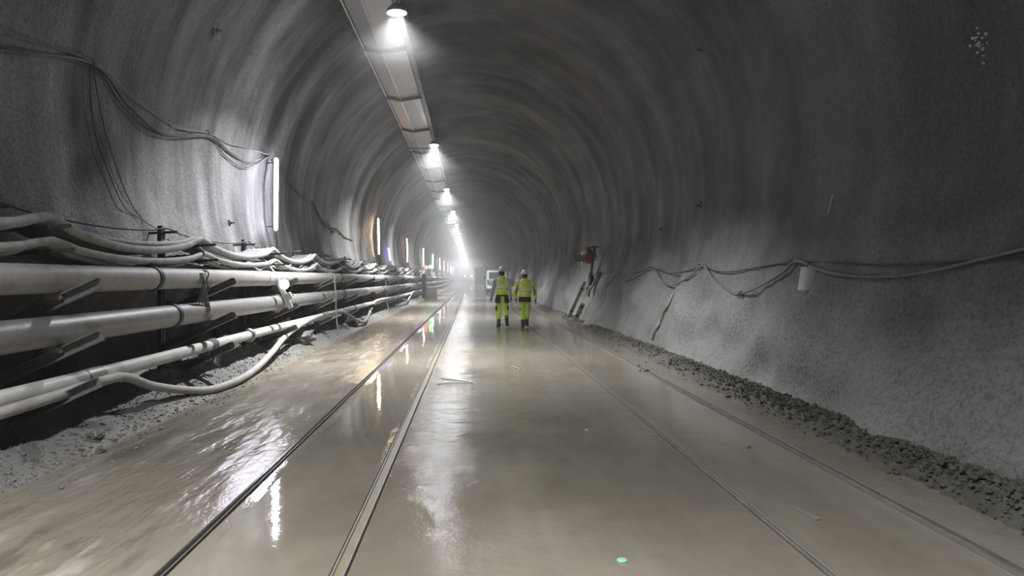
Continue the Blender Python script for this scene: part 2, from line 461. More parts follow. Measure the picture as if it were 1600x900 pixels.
# ---------------------------------------------------------------- ceiling duct
DZ = 6.88
duct = empty('ventilation_duct', (0, 0, 0), 'long grey sheet-metal duct hung under the tunnel roof beside the lamps', 'duct')
XL, XC, XR = -2.53, -2.135, -1.575
BAR = [17.5+4.76*k for k in range(-4, 30)]
def ceil_z(x): return CZ + math.sqrt(max(0, R*R-(x-CX)**2))
for k in range(len(BAR)-1):
    y0, y1 = BAR[k]+.05, BAR[k+1]-.05
    bm = bmesh.new(); prism(bm, [(XL, DZ+.09), (XC-.02, DZ), (XC-.02, DZ+.19), (XL, DZ+.21)], y0, y1); obj('duct_panel', fix(bm), M_duct, duct)
    bm = bmesh.new(); prism(bm, [(XC+.02, DZ), (XR, DZ+.09), (XR, DZ+.21), (XC+.02, DZ+.19)], y0, y1); obj('duct_panel', fix(bm), M_duct, duct)
for k, yb in enumerate(BAR):
    bm = bmesh.new()
    for (xa, za), (xb, zb) in (((XL-.06, DZ+.05), (XC, DZ-.045)), ((XC, DZ-.045), (XR+.06, DZ+.05))):
        d = Vector((xb-xa, 0, zb-za)); rot = Matrix.Rotation(-math.atan2(d.z, d.x), 3, 'Y')
        box(bm, ((xa+xb)/2, yb, (za+zb)/2), (d.length, .09, .07), rot, .006)
    for xx in (XL-.06, XR+.06):
        tube(bm, [(xx, yb, DZ+.02), (xx, yb, ceil_z(xx)+.1)], .012, 6)
    obj('hanger_bracket', fix(bm), M_steel, duct)
for nm, xx, zz, r, mt in (('centre_seam', XC, DZ-.012, .022, M_ductedge), ('edge_pipe', XL-.03, DZ+.05, .02, M_ductedge)):
    bm = bmesh.new(); tube(bm, [(xx, -1+2*k, zz) for k in range(77)], r, 6); obj(nm, fix(bm), mt, duct)
bm = bmesh.new(); prism(bm, [(XR+.03, DZ+.06), (XR+.16, DZ+.06), (XR+.16, DZ+.16), (XR+.03, DZ+.16)], -1, 150); obj('cable_tray', fix(bm), M_steel, duct)
bm = bmesh.new(); box(bm, ((XL+XR)/2+.02, 30.2, DZ-.1), (XR-XL+.16, .12, .05), None, .005); obj('cross_bar', fix(bm), M_steel, duct)

# ---------------------------------------------------------------- ceiling lamps
LX, LZ = -1.415, 6.5
M_lens = emit('lamp_lens', (.93, .96, 1.0), 480)
ld = bpy.data.lights.new('ceiling_lamp_light', 'AREA'); ld.shape = 'DISK'; ld.size = .26; ld.energy = LAMP_W; ld.color = (.95, .97, 1.0); ld.spread = math.radians(118)
lamp = empty('ceiling_lamp', (LX, LAMP_D[0], LZ))
bm = bmesh.new(); lathe(bm, [(.06, .16), (.10, .15), (.19, .05), (.20, .0), (.185, -.005), (.125, .02)], 24); obj('housing', fix(bm), M_lamphouse, lamp)
bm = bmesh.new(); lathe(bm, [(.13, .01), (.11, -.025), (.07, -.042), (.02, -.05)], 24); obj('lens', fix(bm), M_lens, lamp)
bm = bmesh.new(); tube(bm, [(0, 0, .15), (0, 0, .45)], .015, 8); box(bm, (-.05, 0, .45), (.16, .05, .02)); obj('mount', fix(bm), M_steel, lamp)
lo = bpy.data.objects.new('lamp_light', ld); COL.objects.link(lo); lo.parent = lamp; lo.location = (0, 0, -.075)
seen = 0
for i, D in enumerate(LAMP_D):
    c = lamp if i == 0 else copy_tree(lamp)
    c.location.y = D
    c['category'] = 'lamp'; c['group'] = 'lamps in a row under the tunnel roof'
    if i == 0: c['label'] = 'round roof lamp straight above the camera, just outside the picture'
    else:
        c['label'] = 'bright white round roof lamp beside the duct, %s of the row from the camera' % ordinal(seen); seen += 1

# ---------------------------------------------------------------- tube lamps on the left wall
TC = {0: (.88, .86, 1), 1: (1, .74, .45), 2: (1, .62, .55), 3: (1, .95, .95), 4: (.45, 1, .72), 5: (1, .8, .82), 6: (1, .42, .48), 7: (1, .45, .56), 8: (1, .75, .8)}
TW = {0: 'white', 1: 'warm yellowish', 2: 'pinkish', 3: 'cool white', 4: 'pale green', 5: 'pale rose', 6: 'pink', 7: 'rosy pink'}
for i, D in enumerate(TUBE_D):
    if i == 0: continue
    k = i-1
    a = wall_pt(D, 4.15, -1, .2); b = wall_pt(D, 2.55, -1, .2)
    t = empty('tube_lamp', b, '%s glowing upright tube lamp on the pipe-side wall, %s from the camera' % (TW.get(k, 'whitish'), ordinal(k)), 'lamp', 'tube lamps on the pipe-side wall')
    d = a-b
    bm = bmesh.new(); tube(bm, [d*u for u in (0, .02, .5, .98, 1)], [.02]+[.044 if k == 0 else .032]*3+[.02], 14)
    obj('glowing_tube', fix(bm), emit('tube_glow_%d' % k, TC.get(k, (1, .92, .92)), TUBE_L*(1.0 if k == 0 else .6 if k == 1 else .22)), t)
    bm = bmesh.new(); n = Vector((1, 0, .1))
    box(bm, d*.5 - n*.05, (.03, .07, d.length), Matrix.Rotation(math.atan2(d.x, d.z), 3, 'Y'), .005); obj('backing_channel', fix(bm), M_steel, t)
    bm = bmesh.new()
    for u in (.06, .94): tube(bm, [d*u - n*.04, d*u - n*.2], .012, 6)
    obj('fixing_pin', fix(bm), M_steel, t)
    bm = bmesh.new()
    tube(bm, smooth_path([Vector((0, 0, .02)), Vector((.03, -.03, -.2)), Vector((.01, .05, -.45)), Vector((.08, -.02, -.62))], 5), .012, 6)
    obj('flex', fix(bm), M_cable_dark, t)
# blue marker lamp
D = 39.7; a = wall_pt(D, 3.1, -1, .12); b = wall_pt(D, 2.4, -1, .12)
t = empty('marker_lamp', b, 'short deep blue glowing lamp between the warm tube lamp and the pinkish one', 'lamp')
bm = bmesh.new(); tube(bm, [(a-b)*u for u in (0, .03, .97, 1)], [.02, .05, .05, .02], 10); obj('glowing_tube', fix(bm), emit('blue_glow', (.10, .08, 1), 18), t)
bm = bmesh.new(); tube(bm, [(0, 0, -.5), (0, 0, .02)], .02, 6); obj('stem', fix(bm), M_steel, t)

# ---------------------------------------------------------------- pipes on the left wall
PX = -3.6
def pipe(name, label, z, r, mat, ys, wob, joints, cat='pipe', y1=170):
    t = empty(name, (PX, 0, z), label, cat)
    yy = [1.0+.5*k for k in range(int((ys-1)/.5))] + [ys+3*k for k in range(int((y1-ys)/3)+1)]
    f = lambda y: Vector((wob*N(y*.11, z, 2), y, wob*N(y*.13, z, 5)))
    bm = bmesh.new(); tube(bm, [f(y) for y in yy], r, 28); obj('pipe_run', fix(bm), mat, t)
    for kind, y in joints:
        p = f(y); bm = bmesh.new()
        if kind == 'c':
            lathe(bm, [(r*.98, -.045), (r+.014, -.04), (r+.016, 0), (r+.014, .04), (r*.98, .045)], 28, Matrix.Translation(p) @ Matrix.Rotation(PI/2, 4, 'X'), cap=False)
            box(bm, p+Vector((-.02, 0, r+.03)), (.07, .07, .045), None, .008)
            tube(bm, [p+Vector((-.05, .0, r+.035)), p+Vector((.05, 0, r+.035))], .012, 8)
            obj('clamp', fix(bm), M_clamp, t)
        elif kind == 's':
            lathe(bm, [(r*.98, -.16), (r+.008, -.15), (r+.01, 0), (r+.008, .15), (r*.98, .16)], 28, Matrix.Translation(p) @ Matrix.Rotation(PI/2, 4, 'X'), cap=False)
            obj('sleeve', fix(bm), M_pipe_dark if mat is M_pipe_pale else M_pipe, t)
        else:
            lathe(bm, [(r*.98, -.05), (r+.02, -.045), (r+.04, -.02), (r+.04, .02), (r+.02, .045), (r*.98, .05)], 28, Matrix.Translation(p) @ Matrix.Rotation(PI/2, 4, 'X'), cap=False)
            obj('flange', fix(bm), M_pipe_dark, t)
pipe('supply_pipe', 'thick dusty grey pipe on top of the three on the wall brackets', 1.49, .125, M_pipe, 50, .012, [('c', 8.33), ('s', 12.9), ('c', 19.9), ('c', 26.5), ('s', 32), ('c', 38), ('c', 46)])
pipe('drain_pipe', 'thick dark steel pipe in the middle of the three on the wall brackets', 1.04, .132, M_pipe_dark, 50, .016, [('c', 8.85), ('f', 13.6), ('c', 20.3), ('s', 25), ('c', 29.4), ('c', 38), ('c', 47)])
pipe('water_pipe', 'slim pale pipe lowest of the three on the wall brackets', .575, .072, M_pipe_pale, 50, .02, [('s', 7.0), ('f', 11.9), ('c', 22.5), ('f', 31)])

# hose
hp = [(-3.52, 3.0, .46), (-3.52, 4.6, .47), (-3.53, 5.55, .485), (-3.52, 6.35, .50), (-3.50, 6.9, .52), (-3.50, 7.45, .50), (-3.46, 8.0, .33), (-3.40, 8.75, .17), (-3.30, 9.35, .085), (-3.22, 10.2, .09),
      (-3.26, 11.2, .13), (-3.32, 12.2, .24), (-3.42, 13.4, .39), (-3.48, 14.6, .50), (-3.5, 16.2, .60), (-3.5, 18.2, .63), (-3.48, 20, .57), (-3.38, 21.3, .30), (-3.3, 22.3, .16), (-3.28, 23.2, .22), (-3.38, 25, .5), (-3.48, 27, .66), (-3.5, 32, .63),
      (-3.45, 36, .5), (-3.36, 38.5, .3), (-3.4, 41, .5), (-3.5, 44, .66), (-3.48, 50, .6)]
bm = bmesh.new(); tube(bm, smooth_path(hp, 8), .048, 14)
tag(obj('hose', fix(bm), M_hose), 'dusty grey hose that dips from the lowest pipe to the gravel and climbs back', 'hose')
# tape and rags round the pale pipe
bm = bmesh.new()
for k in range(5):
    lathe(bm, [(.072, -.02), (.084+.004*(k % 2), -.012), (.085, .012), (.072, .02)], 18, Matrix.Translation((PX, 10.1+.05*k, .575)) @ Matrix.Rotation(PI/2+.06*(-1)**k, 4, 'X'), cap=False)
for k in range(4):
    tube(bm, smooth_path([(PX+.06, 10.1+.05*k, .62), (PX+.105, 10.08+.05*k, .53), (PX+.09, 10.12+.04*k, .42), (PX+.1, 10.05+.06*k, .34-.03*k)], 5), .012, 6)
tag(obj('wrapped_cord', fix(bm), M_cable_grey), 'frayed grey cord wrapped round the lowest pipe above the hose bend', 'cord')
bm = bmesh.new()
for k in range(6):
    ang = .3*k
    tube(bm, smooth_path([(PX+.11, 9.5+.03*k, 1.56), (PX+.15+.02*math.sin(k), 9.48+.02*k, 1.44), (PX+.13, 9.45+.05*k, 1.3), (PX+.10, 9.42+.09*k, 1.18-.02*k)], 6), .008, 6)
tube(bm, smooth_path([(PX+.05, 9.72, 1.6), (PX+.135, 9.74, 1.56), (PX+.12, 9.7, 1.45), (PX+.145, 9.75, 1.35)], 6), .01, 6)
tag(obj('wire_loop', fix(bm), M_cable_grey), 'loose loop of thin wire hanging over the top pipe', 'wire', 'loose wires over the pipes')

# ---------------------------------------------------------------- brackets
def ubar(bm, a, b, w=.06, h=.07, t=.008):
    a, b = Vector(a), Vector(b); d = (b-a); ln = d.length
    rot = d.to_track_quat('X', 'Z').to_matrix()
    for c, s in (((0, 0, -h/2), (ln, w, t)), ((0, w/2, 0), (ln, t, h)), ((0, -w/2, 0), (ln, t, h))):
        box(bm, (a+b)/2 + rot @ Vector(c), s, rot)
BD = [2.75+3.62*k for k in range(0, 36)]
def cbar(bm, a, b, h=.1, w=.07, t=.01):
    """channel with its web upright"""
    a, b = Vector(a), Vector(b); d = b-a
    rot = d.to_track_quat('X', 'Z').to_matrix()
    for c, sz in (((0, w/2, 0), (d.length, t, h)), ((0, 0, h/2), (d.length, w, t)), ((0, 0, -h/2), (d.length, w, t))):
        box(bm, (a+b)/2 + rot @ Vector(c), sz, rot)
br = empty('pipe_bracket', (0, 0, 0))
bm = bmesh.new(); ubar(bm, (-4.2, -.03, .05), (-4.2, -.03, 2.2), .05, .05); ubar(bm, (-4.2, .05, .05), (-4.2, .05, 2.17), .05, .05); obj('post', fix(bm), M_steel, br)
for z, x1, r in ((1.49, -3.2, .125), (1.04, -3.2, .132), (.575, -3.22, .072)):
    za = z-r-.055
    bm = bmesh.new(); cbar(bm, (-4.2, 0, za-.30), (x1, 0, za+.15), .085, .075); obj('arm', fix(bm), M_arm, br)
    bm = bmesh.new(); box(bm, (-3.6, 0, za+.03), (.16, .07, .06), None, .01); obj('saddle', fix(bm), M_arm, br)
for z0, z1, x1 in ((1.90, 1.95, -3.46), (1.69, 1.745, -3.43)):
    bm = bmesh.new(); ubar(bm, (-4.2, 0, z0), (x1, 0, z1), .035, .03, .006); obj('cable_arm', fix(bm), M_steel, br)
bm = bmesh.new(); tube(bm, [(-4.4, .0, 2.1), (-3.98, 0, 2.12)], .018, 8); obj('wall_bolt', fix(bm), M_steel, br)
bm = bmesh.new(); tube(bm, [(-5.4, 0, .9), (-4.1, 0, .9)], .018, 8); obj('wall_bolt', fix(bm), M_steel, br)
n = 0
for i, D in enumerate(BD):
    c = br if i == 0 else copy_tree(br)
    c.location.y = D
    nm = ordinal(i)
    tag(c, 'steel wall bracket carrying pipes and cables, %s from the camera' % nm if D > 5 else 'steel wall bracket carrying pipes, just outside the picture', 'bracket', 'brackets under the pipes')

# ---------------------------------------------------------------- cables sagging between brackets
def sagging(x, z, sag, r, y0k, y1k, seed, mat, label, seg=12, sub=9):
    rnd = random.Random(seed); pts = []; rr = []
    for k in range(y0k, y1k):
        ya, yb = BD[k], BD[k+1]
        s = sag*rnd.uniform(.75, 1.25); jx = rnd.uniform(-.03, .03)
        nsub = sub if ya < 60 else 5
        for q in range(nsub):
            u = q/nsub; e = 4*u*(1-u)
            pts.append((x + jx*e + .012*N(ya+u*3, seed, 2), ya+(yb-ya)*u, z - s*e + .02*math.exp(-((min(u, 1-u))/.06)**2)))
    pts.append((x, BD[y1k], z))
    bm = bmesh.new(); tube(bm, smooth_path(pts, 2), r, seg)
    return tag(obj('cable', fix(bm), mat), label, 'cable', 'cables sagging along the wall brackets')
sagging(-3.66, 2.005, .17, .045, 0, 35, 1, M_cable, 'thick dusty cable outermost on the upper bracket arms')
sagging(-3.752, 2.00, .15, .038, 0, 35, 2, M_cable, 'dusty cable second from the edge on the upper bracket arms')
sagging(-3.835, 1.99, .18, .038, 0, 35, 3, M_cable_grey, 'dark grey cable third from the edge on the upper bracket arms')
sagging(-3.918, 1.985, .16, .038, 0, 35, 11, M_cable_grey, 'dark grey cable fourth from the edge on the upper bracket arms')  # this and the next two: barely visible, packed in to shade the wall behind
sagging(-4.0, 1.98, .17, .038, 0, 35, 12, M_cable_grey, 'dark grey cable fifth from the edge on the upper bracket arms')
sagging(-4.085, 1.975, .15, .04, 0, 35, 13, M_cable_grey, 'dark grey cable against the posts on the upper bracket arms')
sagging(-3.61, 1.80, .12, .038, 0, 35, 4, M_cable, 'thick dusty cable outermost on the lower bracket arms')
sagging(-3.70, 1.785, .16, .03, 0, 35, 5, M_cable, 'dusty cable second from the edge on the lower bracket arms')
sagging(-3.79, 1.77, .17, .034, 0, 35, 6, M_cable_grey, 'dark grey cable third from the edge on the lower bracket arms')
sagging(-3.88, 1.765, .15, .036, 0, 35, 7, M_cable_grey, 'dark grey cable fourth from the edge on the lower bracket arms')
sagging(-3.97, 1.76, .17, .036, 0, 35, 14, M_cable_grey, 'dark grey cable fifth from the edge on the lower bracket arms')  # inner pair put in close to block light from behind the pipes
sagging(-4.06, 1.75, .15, .036, 0, 35, 15, M_cable_grey, 'dark grey cable against the posts on the lower bracket arms')
sagging(-4.12, 2.15, .10, .010, 0, 20, 8, M_cable_dark, 'thin black cable strung between the bracket post tops', 6)
# lower jumble just above the top pipe
JL = ['loose white cord zigzagging above the top pipe near the wire loop', 'thin pale cord slumped above the top pipe past the wire loop', 'loose grey cord tangled over the top pipe before the tube lamp', 'stray pale cord looping above the top pipe under the tube lamp']
for k in range(4):
    rnd = random.Random(40+k); pts = []
    for q in range(26):
        pts.append((-3.66-.05*(k % 3)+rnd.uniform(-.07, .07), 8.9+.75*k+q*.45, 1.68+.045*math.sin(q*2.1+k)+rnd.uniform(-.02, .05)))
    bm = bmesh.new(); tube(bm, smooth_path(pts, 5), .012, 6); tag(obj('loose_cord', fix(bm), [M_white, M_cable, M_cable_grey, M_cable][k]), JL[k], 'cord', 'loose cords above the top pipe')

# hanging straps from the top pipe to the gravel
SL = ['pale strap hanging from the top pipe to the gravel past the second clamp', 'thin strap hanging over the pipes before the grey cabinet', 'slim pale strap hanging over the pipes, closer to the grey cabinet']
for lab, D in zip(SL, (18.6, 29.5, 34.5)):
    pts = [(PX-.02, D, 1.63), (PX+.13, D+.02, 1.56), (PX+.15, D+.05, 1.3), (PX+.165, D+.1, 1.0), (PX+.14, D+.25, .6), (PX+.18, D+.3, .2), (PX+.25, D+.4, .12)]
    if D > 20: pts = [Vector(p)+Vector((.04*math.sin(3*i), .1*i, 0)) for i, p in enumerate(pts)]
    bm = bmesh.new(); tube(bm, smooth_path(pts, 6), .016, 8); tag(obj('hanging_strap', fix(bm), M_cable), lab, 'strap', 'straps over the pipes')

# small floodlight tied on the top pipe
D = 13.2
t = empty('hanging_work_lamp', (PX+.15, D, 1.42), 'small white work lamp on a slanting board tied across the pipes', 'lamp')
dv = Vector((.2, 0, -.42)); rot = Matrix.Rotation(-math.atan2(.2, .42), 3, 'Y')
bm = bmesh.new(); box(bm, dv*.5, (.09, .03, .56), rot, .006); obj('board', fix(bm), M_white, t)
bm = bmesh.new(); lathe(bm, [(.05, .0), (.085, .02), (.09, .05), (.06, .075), (.02, .085)], 20, Matrix.Translation((.12, -.02, -.04)) @ Matrix.Rotation(PI/2, 4, 'X')); obj('globe', fix(bm), emit('globe_glow', (1, 1, 1), 1.6), t)
bm = bmesh.new(); box(bm, (.2, -.05, -.25), (.11, .08, .13), rot, .01); box(bm, (.27, -.05, -.23), (.05, .03, .03), rot, .005); obj('junction_box', fix(bm), M_white, t)
bm = bmesh.new(); tube(bm, smooth_path([(0, .02, 0), (-.04, 0, .1), (-.09, .02, .2), (-.2, .03, .32), (-.3, .02, .45)], 6), .012, 6); tube(bm, smooth_path([(0.01, -.03, 0), (-.01, -.05, .12), (-.1, -.04, .22), (-.25, 0, .42)], 6), .009, 6); obj('flex', fix(bm), M_white, t)

# ---------------------------------------------------------------- wires on the upper left wall
def wall_wire(name, label, pts, r, mat, cat='cable', group=None, off=.03, side=-1):
    """pts: (D, z[, extra stand-off])"""
    P = []
    for p in pts: P.append(wall_pt(p[0], p[1], side, off + (p[2] if len(p) > 2 else 0)))
    bm = bmesh.new(); tube(bm, smooth_path(P, 8), r, 7)
    return tag(obj(name, fix(bm), mat), label, cat, group)
g = 'wires strung along the pipe-side wall'
wall_wire('wall_wire', 'thick black wire of the bundle sagging from the wall hook to the white tube lamp', [(5.0, 3.65), (7.0, 3.72), (8.75, 4.03), (9.7, 3.78), (10.9, 3.62), (12.7, 3.95), (14.0, 3.85), (15.2, 3.85), (16.35, 4.2)], .018, M_cable_dark, group=g)
wall_wire('wall_wire', 'thin grey wire drawn tight above the black bundle to the tube lamp', [(5.2, 3.85), (7.2, 3.9), (8.75, 4.06), (9.9, 3.9), (11.2, 3.82), (12.7, 3.98), (14.2, 4.05), (16.35, 4.22)], .010, M_cable_grey, group=g)
wall_wire('wall_wire', 'slim black wire hanging lowest in the bundle to the tube lamp', [(4.8, 3.55), (6.8, 3.66), (8.75, 4.0), (9.6, 3.72), (10.7, 3.55), (12.7, 3.92), (13.7, 3.75), (14.8, 3.7), (16.35, 4.18)], .011, M_cable_dark, group=g)
wall_wire('wall_wire', 'black wire carrying on past the tube lamp in a ragged sag', [(16.6, 4.15), (19.2, 3.75), (20.3, 3.65), (21.4, 3.72), (22.4, 3.35), (23.6, 3.15), (25, 3.15), (26.5, 2.95), (28.5, 2.95)], .02, M_cable_dark, group=g)
wall_wire('wall_wire', 'second ragged wire looping below its neighbour past the tube lamp', [(21.4, 3.7), (22.0, 3.4), (22.8, 3.2), (23.5, 3.28), (24.3, 3.02), (25.2, 3.12)], .013, M_cable_dark, group=g)
wall_wire('tie_cord', 'straight thin cord running down from the wall hook to a bracket post', [(8.78, 4.0), (9.1, 3.3), (9.5, 2.6), (9.85, 2.3), (9.99, 2.17, .1)], .006, M_cable_dark, 'cord', 'cords from the wall hook', .04)
wall_wire('tie_cord', 'slack thin cord bending down from the wall hook to a bracket post', [(8.7, 3.98), (8.85, 3.3), (9.15, 2.75), (9.35, 2.4), (9.7, 2.3), (9.98, 2.15, .1)], .006, M_cable_dark, 'cord', 'cords from the wall hook', .04)
for lab, (D, z) in (('small steel hook holding the wire bundle high on the pipe-side wall', (8.76, 4.05)), ('small steel hook where the wire bundle peaks before the tube lamp', (12.7, 4.0))):
    p = wall_pt(D, z, -1, 0); bm = bmesh.new()
    tube(bm, smooth_path([(-.08, 0, .03), (.03, 0, .03), (.06, 0, .0), (.05, 0, -.03), (.02, 0, -.035)], 5), .01, 8); tube(bm, [(-.02, 0, .03), (-.02, 0, .11)], .012, 8)
    o = obj('wall_hook', fix(bm), M_galv); o.location = p; tag(o, lab, 'hook', 'hooks on the pipe-side wall')
# rock-bolt heads
def bolt(D, z, side, s, label, mat=None):
    p = wall_pt(D, z, side, .0)
    t = empty('rock_bolt', p, label, 'bolt', 'rock bolts in the tunnel walls')
    rot = Matrix.Rotation(-side*PI/2, 3, 'Y')
    bm = bmesh.new(); box(bm, (-side*.012, 0, 0), (s*2, s*2, .02), rot, .006); obj('plate', fix(bm), mat or M_steel, t)
    bm = bmesh.new(); tube(bm, [(side*.05, 0, 0), (-side*.1, 0, 0)], s*.22, 8); lathe(bm, [(s*.45, .02), (s*.45, .05), (s*.3, .055)], 6, Matrix.Translation((0, 0, 0)) @ rot.to_4x4()); obj('nut', fix(bm), mat or M_steel, t)
def D_of(px, x): return x*F/(px-VX)
for px, py, side, s, lab in ((1095, 321, 1, .07, 'dark rock bolt alone at mid height on the bare wall'), (1072, 78, 1, .045, 'small dark rock bolt high on the bare wall'),
                             (1034, 358, 1, .04, 'tiny dark rock bolt low on the bare wall, above the festooned cable'), (405, 48, -1, .12, 'pale square rock bolt plate high above the tube lamp'),
                             (358, 348, -1, .055, 'small round rock bolt low on the wall between two bracket posts'), (517, 362, -1, .1, 'rock bolt with a rust streak past the white tube lamp')):
    D = D_of(px, 4.5*side); z = H + (VY-py)*D/F
    for _ in range(3):
        D = D_of(px, wall_pt(D, z, side).x); z = H + (VY-py)*D/F
    bolt(D, z, side, s, lab, M_wall if py == 48 else None)

# ---------------------------------------------------------------- right wall: festooned cable, card, gear
def festoon(pxs, off):
    out = []
    for px, py in pxs:
        D = D_of(px, 4.2); z = H
        for _ in range(4):
            z = H + (VY-py)*D/F; D = D_of(px, wall_pt(D, z, 1, off).x)
        out.append(wall_pt(D, z, 1, off))
    return out
lo_px = [(1640, 379), (1600, 389), (1530, 406), (1460, 423), (1390, 432), (1330, 431), (1285, 423), (1245, 408), (1225, 424), (1195, 443), (1157, 459), (1140, 455), (1115, 436), (1098, 415), (1080, 430), (1052, 445), (1035, 440), (1019, 420), (995, 432), (975, 437), (962, 428), (956, 438), (945, 447)]
bm = bmesh.new(); tube(bm, smooth_path(festoon(lo_px, .05), 8), .017, 9)
o = tag(obj('festoon_cable', fix(bm), M_cable_grey), 'thick grey cable hanging in deep loops along the bare wall', 'cable', 'cables along the bare wall')
up_px = [(1640, 388), (1560, 402), (1480, 410), (1385, 414), (1320, 411), (1246, 409), (1200, 415), (1150, 424), (1120, 424), (1098, 417), (1070, 424), (1045, 427), (1019, 419), (990, 426), (960, 424), (930, 428), (918, 430)]
bm = bmesh.new(); tube(bm, smooth_path(festoon(up_px, .03), 8), .010, 8)
tag(obj('festoon_cable', fix(bm), M_cable_dark), 'thin dark cable running almost level along the bare wall', 'cable', 'cables along the bare wall')
kp = festoon([(1157, 458)], .05)[0]; bm = bmesh.new(); stone(bm, (0, 0, 0), .045, 2); 
for k in range(3): tube(bm, smooth_path([(0, 0, 0), (-.02, .05*(k-1), -.05), (-.01, .07*(k-1), -.08)], 4), .006, 5)
o = obj('cable_knot', bm, M_cable_grey); o.location = kp; tag(o, 'lumpy knot at the lowest point of the looped grey cable', 'knot')
for lab, px, py in (('peg holding both cables by the white card', 1245, 408), ('peg holding both cables above the deepest loop', 1098, 414), ('peg holding both cables farther along by the leaning gear', 1019, 418)):
    p = festoon([(px, py)], .0)[0]; bm = bmesh.new(); tube(bm, smooth_path([(.06, 0, 0), (-.06, 0, .0), (-.075, 0, .02)], 4), .009, 7)
    o = obj('cable_peg', fix(bm), M_steel); o.location = p; tag(o, lab, 'peg', 'pegs on the bare wall')
# white card hung on the cable
p = festoon([(1264, 417)], .065)[0]
bm = bmesh.new(); NXY = 9
g9 = {}
for side in (0, 1):
    for i in range(NXY):
        for j in range(NXY):
            u, v = i/(NXY-1)-.5, j/(NXY-1)
            g9[side, i, j] = bm.verts.new((-.012*side - .02*math.cos(u*5)*(.3+v*.4) - .004*N(u*6, v*6, side*0), u*.2 + v*.03, -.29*v))
for i in range(NXY-1):
    for j in range(NXY-1):
        for side in (0, 1): bm.faces.new((g9[side, i, j], g9[side, i+1, j], g9[side, i+1, j+1], g9[side, i, j+1]))
for k in range(NXY-1):
    for a, b in (((k, 0), (k+1, 0)), ((k, NXY-1), (k+1, NXY-1)), ((0, k), (0, k+1)), ((NXY-1, k), (NXY-1, k+1))):
        bm.faces.new((g9[0, a[0], a[1]], g9[0, b[0], b[1]], g9[1, b[0], b[1]], g9[1, a[0], a[1]]))
t = empty('hanging_card', p, 'creased blank white card hanging from the cable on the bare wall', 'card')
t.rotation_euler = (0, math.radians(6), math.radians(38))
obj('card', fix(bm), M_paper, t)
bm = bmesh.new(); tube(bm, smooth_path([(.0, 0, -.03), (-.045, 0, -.01), (-.03, 0, .03), (.02, 0, .03), (.015, 0, -.02)], 5), .004, 6); obj('tie', fix(bm), M_cable_grey, t)

# emergency gear on the right wall
GD = 25.2; gp = wall_pt(GD, 2.0, 1, 0)
gx = gp.x-.12
def gz(py): return H + (VY-py)*GD/F
def gxx(px): return (px-VX)*GD/F
t = empty('equipment_post', (gx, GD, 0), 'dark upright with red box, small floodlights and cables fixed to the bare wall', 'post')
def g_loc(px, py, dx=0): return Vector((gxx(px)-gx+dx, 0, gz(py)))
bm = bmesh.new(); ubar(bm, g_loc(921, 446), g_loc(929, 384), .1, .08); box(bm, g_loc(929, 386)+Vector((.04, 0, 0)), (.26, .05, .05)); tube(bm, [g_loc(919, 440), g_loc(924, 440)+Vector((.5, 0, 0))], .02, 6); obj('upright', fix(bm), M_galv, t)
bm = bmesh.new(); box(bm, g_loc(919, 403)+Vector((0, -.1, 0)), (.21, .16, .38), None, .02); box(bm, g_loc(919, 403)+Vector((0, -.19, .06)), (.12, .02, .08), None, .005); obj('red_box', fix(bm), M_red, t)
for py, dy in ((396, 0), (411, 0)):
    bm = bmesh.new(); box(bm, g_loc(912, py)+Vector((0, -.12, 0)), (.17, .12, .13), None, .02); box(bm, g_loc(913, py)+Vector((.06, -.02, 0)), (.12, .06, .05)); obj('floodlight', fix(bm), M_white, t)
bm = bmesh.new(); box(bm, g_loc(919, 436)+Vector((-.01, -.1, 0)), (.10, .1, .3), None, .015); box(bm, g_loc(919, 429)+Vector((0, -.1, .02)), (.05, .05, .06), None, .01); obj('white_box', fix(bm), M_white, t)
bm = bmesh.new(); box(bm, g_loc(923, 438)+Vector((.04, -.05, 0)), (.12, .1, .34), None, .015); obj('dark_box', fix(bm), M_black, t)
bm = bmesh.new()
for k in range(7):
    rnd = random.Random(k)
    tube(bm, smooth_path([g_loc(914+2*k, 386)+Vector((0, -.08, rnd.uniform(-.05, .05))), g_loc(918+2*k, 390+rnd.uniform(-3, 8))+Vector((0, -.14, 0)), g_loc(922+k, 402+rnd.uniform(-4, 8))+Vector((0, -.13, 0)), g_loc(924, 420)+Vector((0, -.1, 0)), g_loc(922, 440)+Vector((.02*k, -.08, 0))], 5), .014, 6)
for k in range(9):
    rnd = random.Random(50+k); stone(bm, g_loc(916+1.6*k, 387+rnd.uniform(-2, 7))+Vector((0, -.1, 0)), rnd.uniform(.04, .075), 1)
tube(bm, smooth_path([g_loc(928, 398)+Vector((0, -.08, 0)), g_loc(931, 400)+Vector((0, -.1, 0)), g_loc(930.5, 405)+Vector((0, -.1, 0)), g_loc(927, 407)+Vector((0, -.1, 0))], 5), .015, 6)
obj('cable_tangle', bm, M_sheet, t)
bm = bmesh.new()
tube(bm, smooth_path([g_loc(919, 446)+Vector((0, -.1, 0)), g_loc(918, 452)+Vector((0, -.12, 0)), g_loc(913, 450)+Vector((0, -.1, 0)), g_loc(910, 456)+Vector((0, -.1, 0))], 5), .012, 6)
obj('drop_cable', fix(bm), M_cable_grey, t)
t = empty('sign_board', (gxx(905), GD-.2, gz(404)), 'blank grey board held out from the equipment post on the bare wall', 'sign')
bm = bmesh.new(); box(bm, (0, 0, 0), (.42, .02, .20), None, .006); obj('panel', fix(bm), M_signgrey, t)
bm = bmesh.new()
for zz in (-.105, .105): box(bm, (0, -.004, zz), (.44, .03, .014))
for xx in (-.215, .215): box(bm, (xx, -.004, 0), (.014, .03, .21))
box(bm, (.27, .05, 0), (.16, .03, .03)); obj('border', fix(bm), M_galv, t)
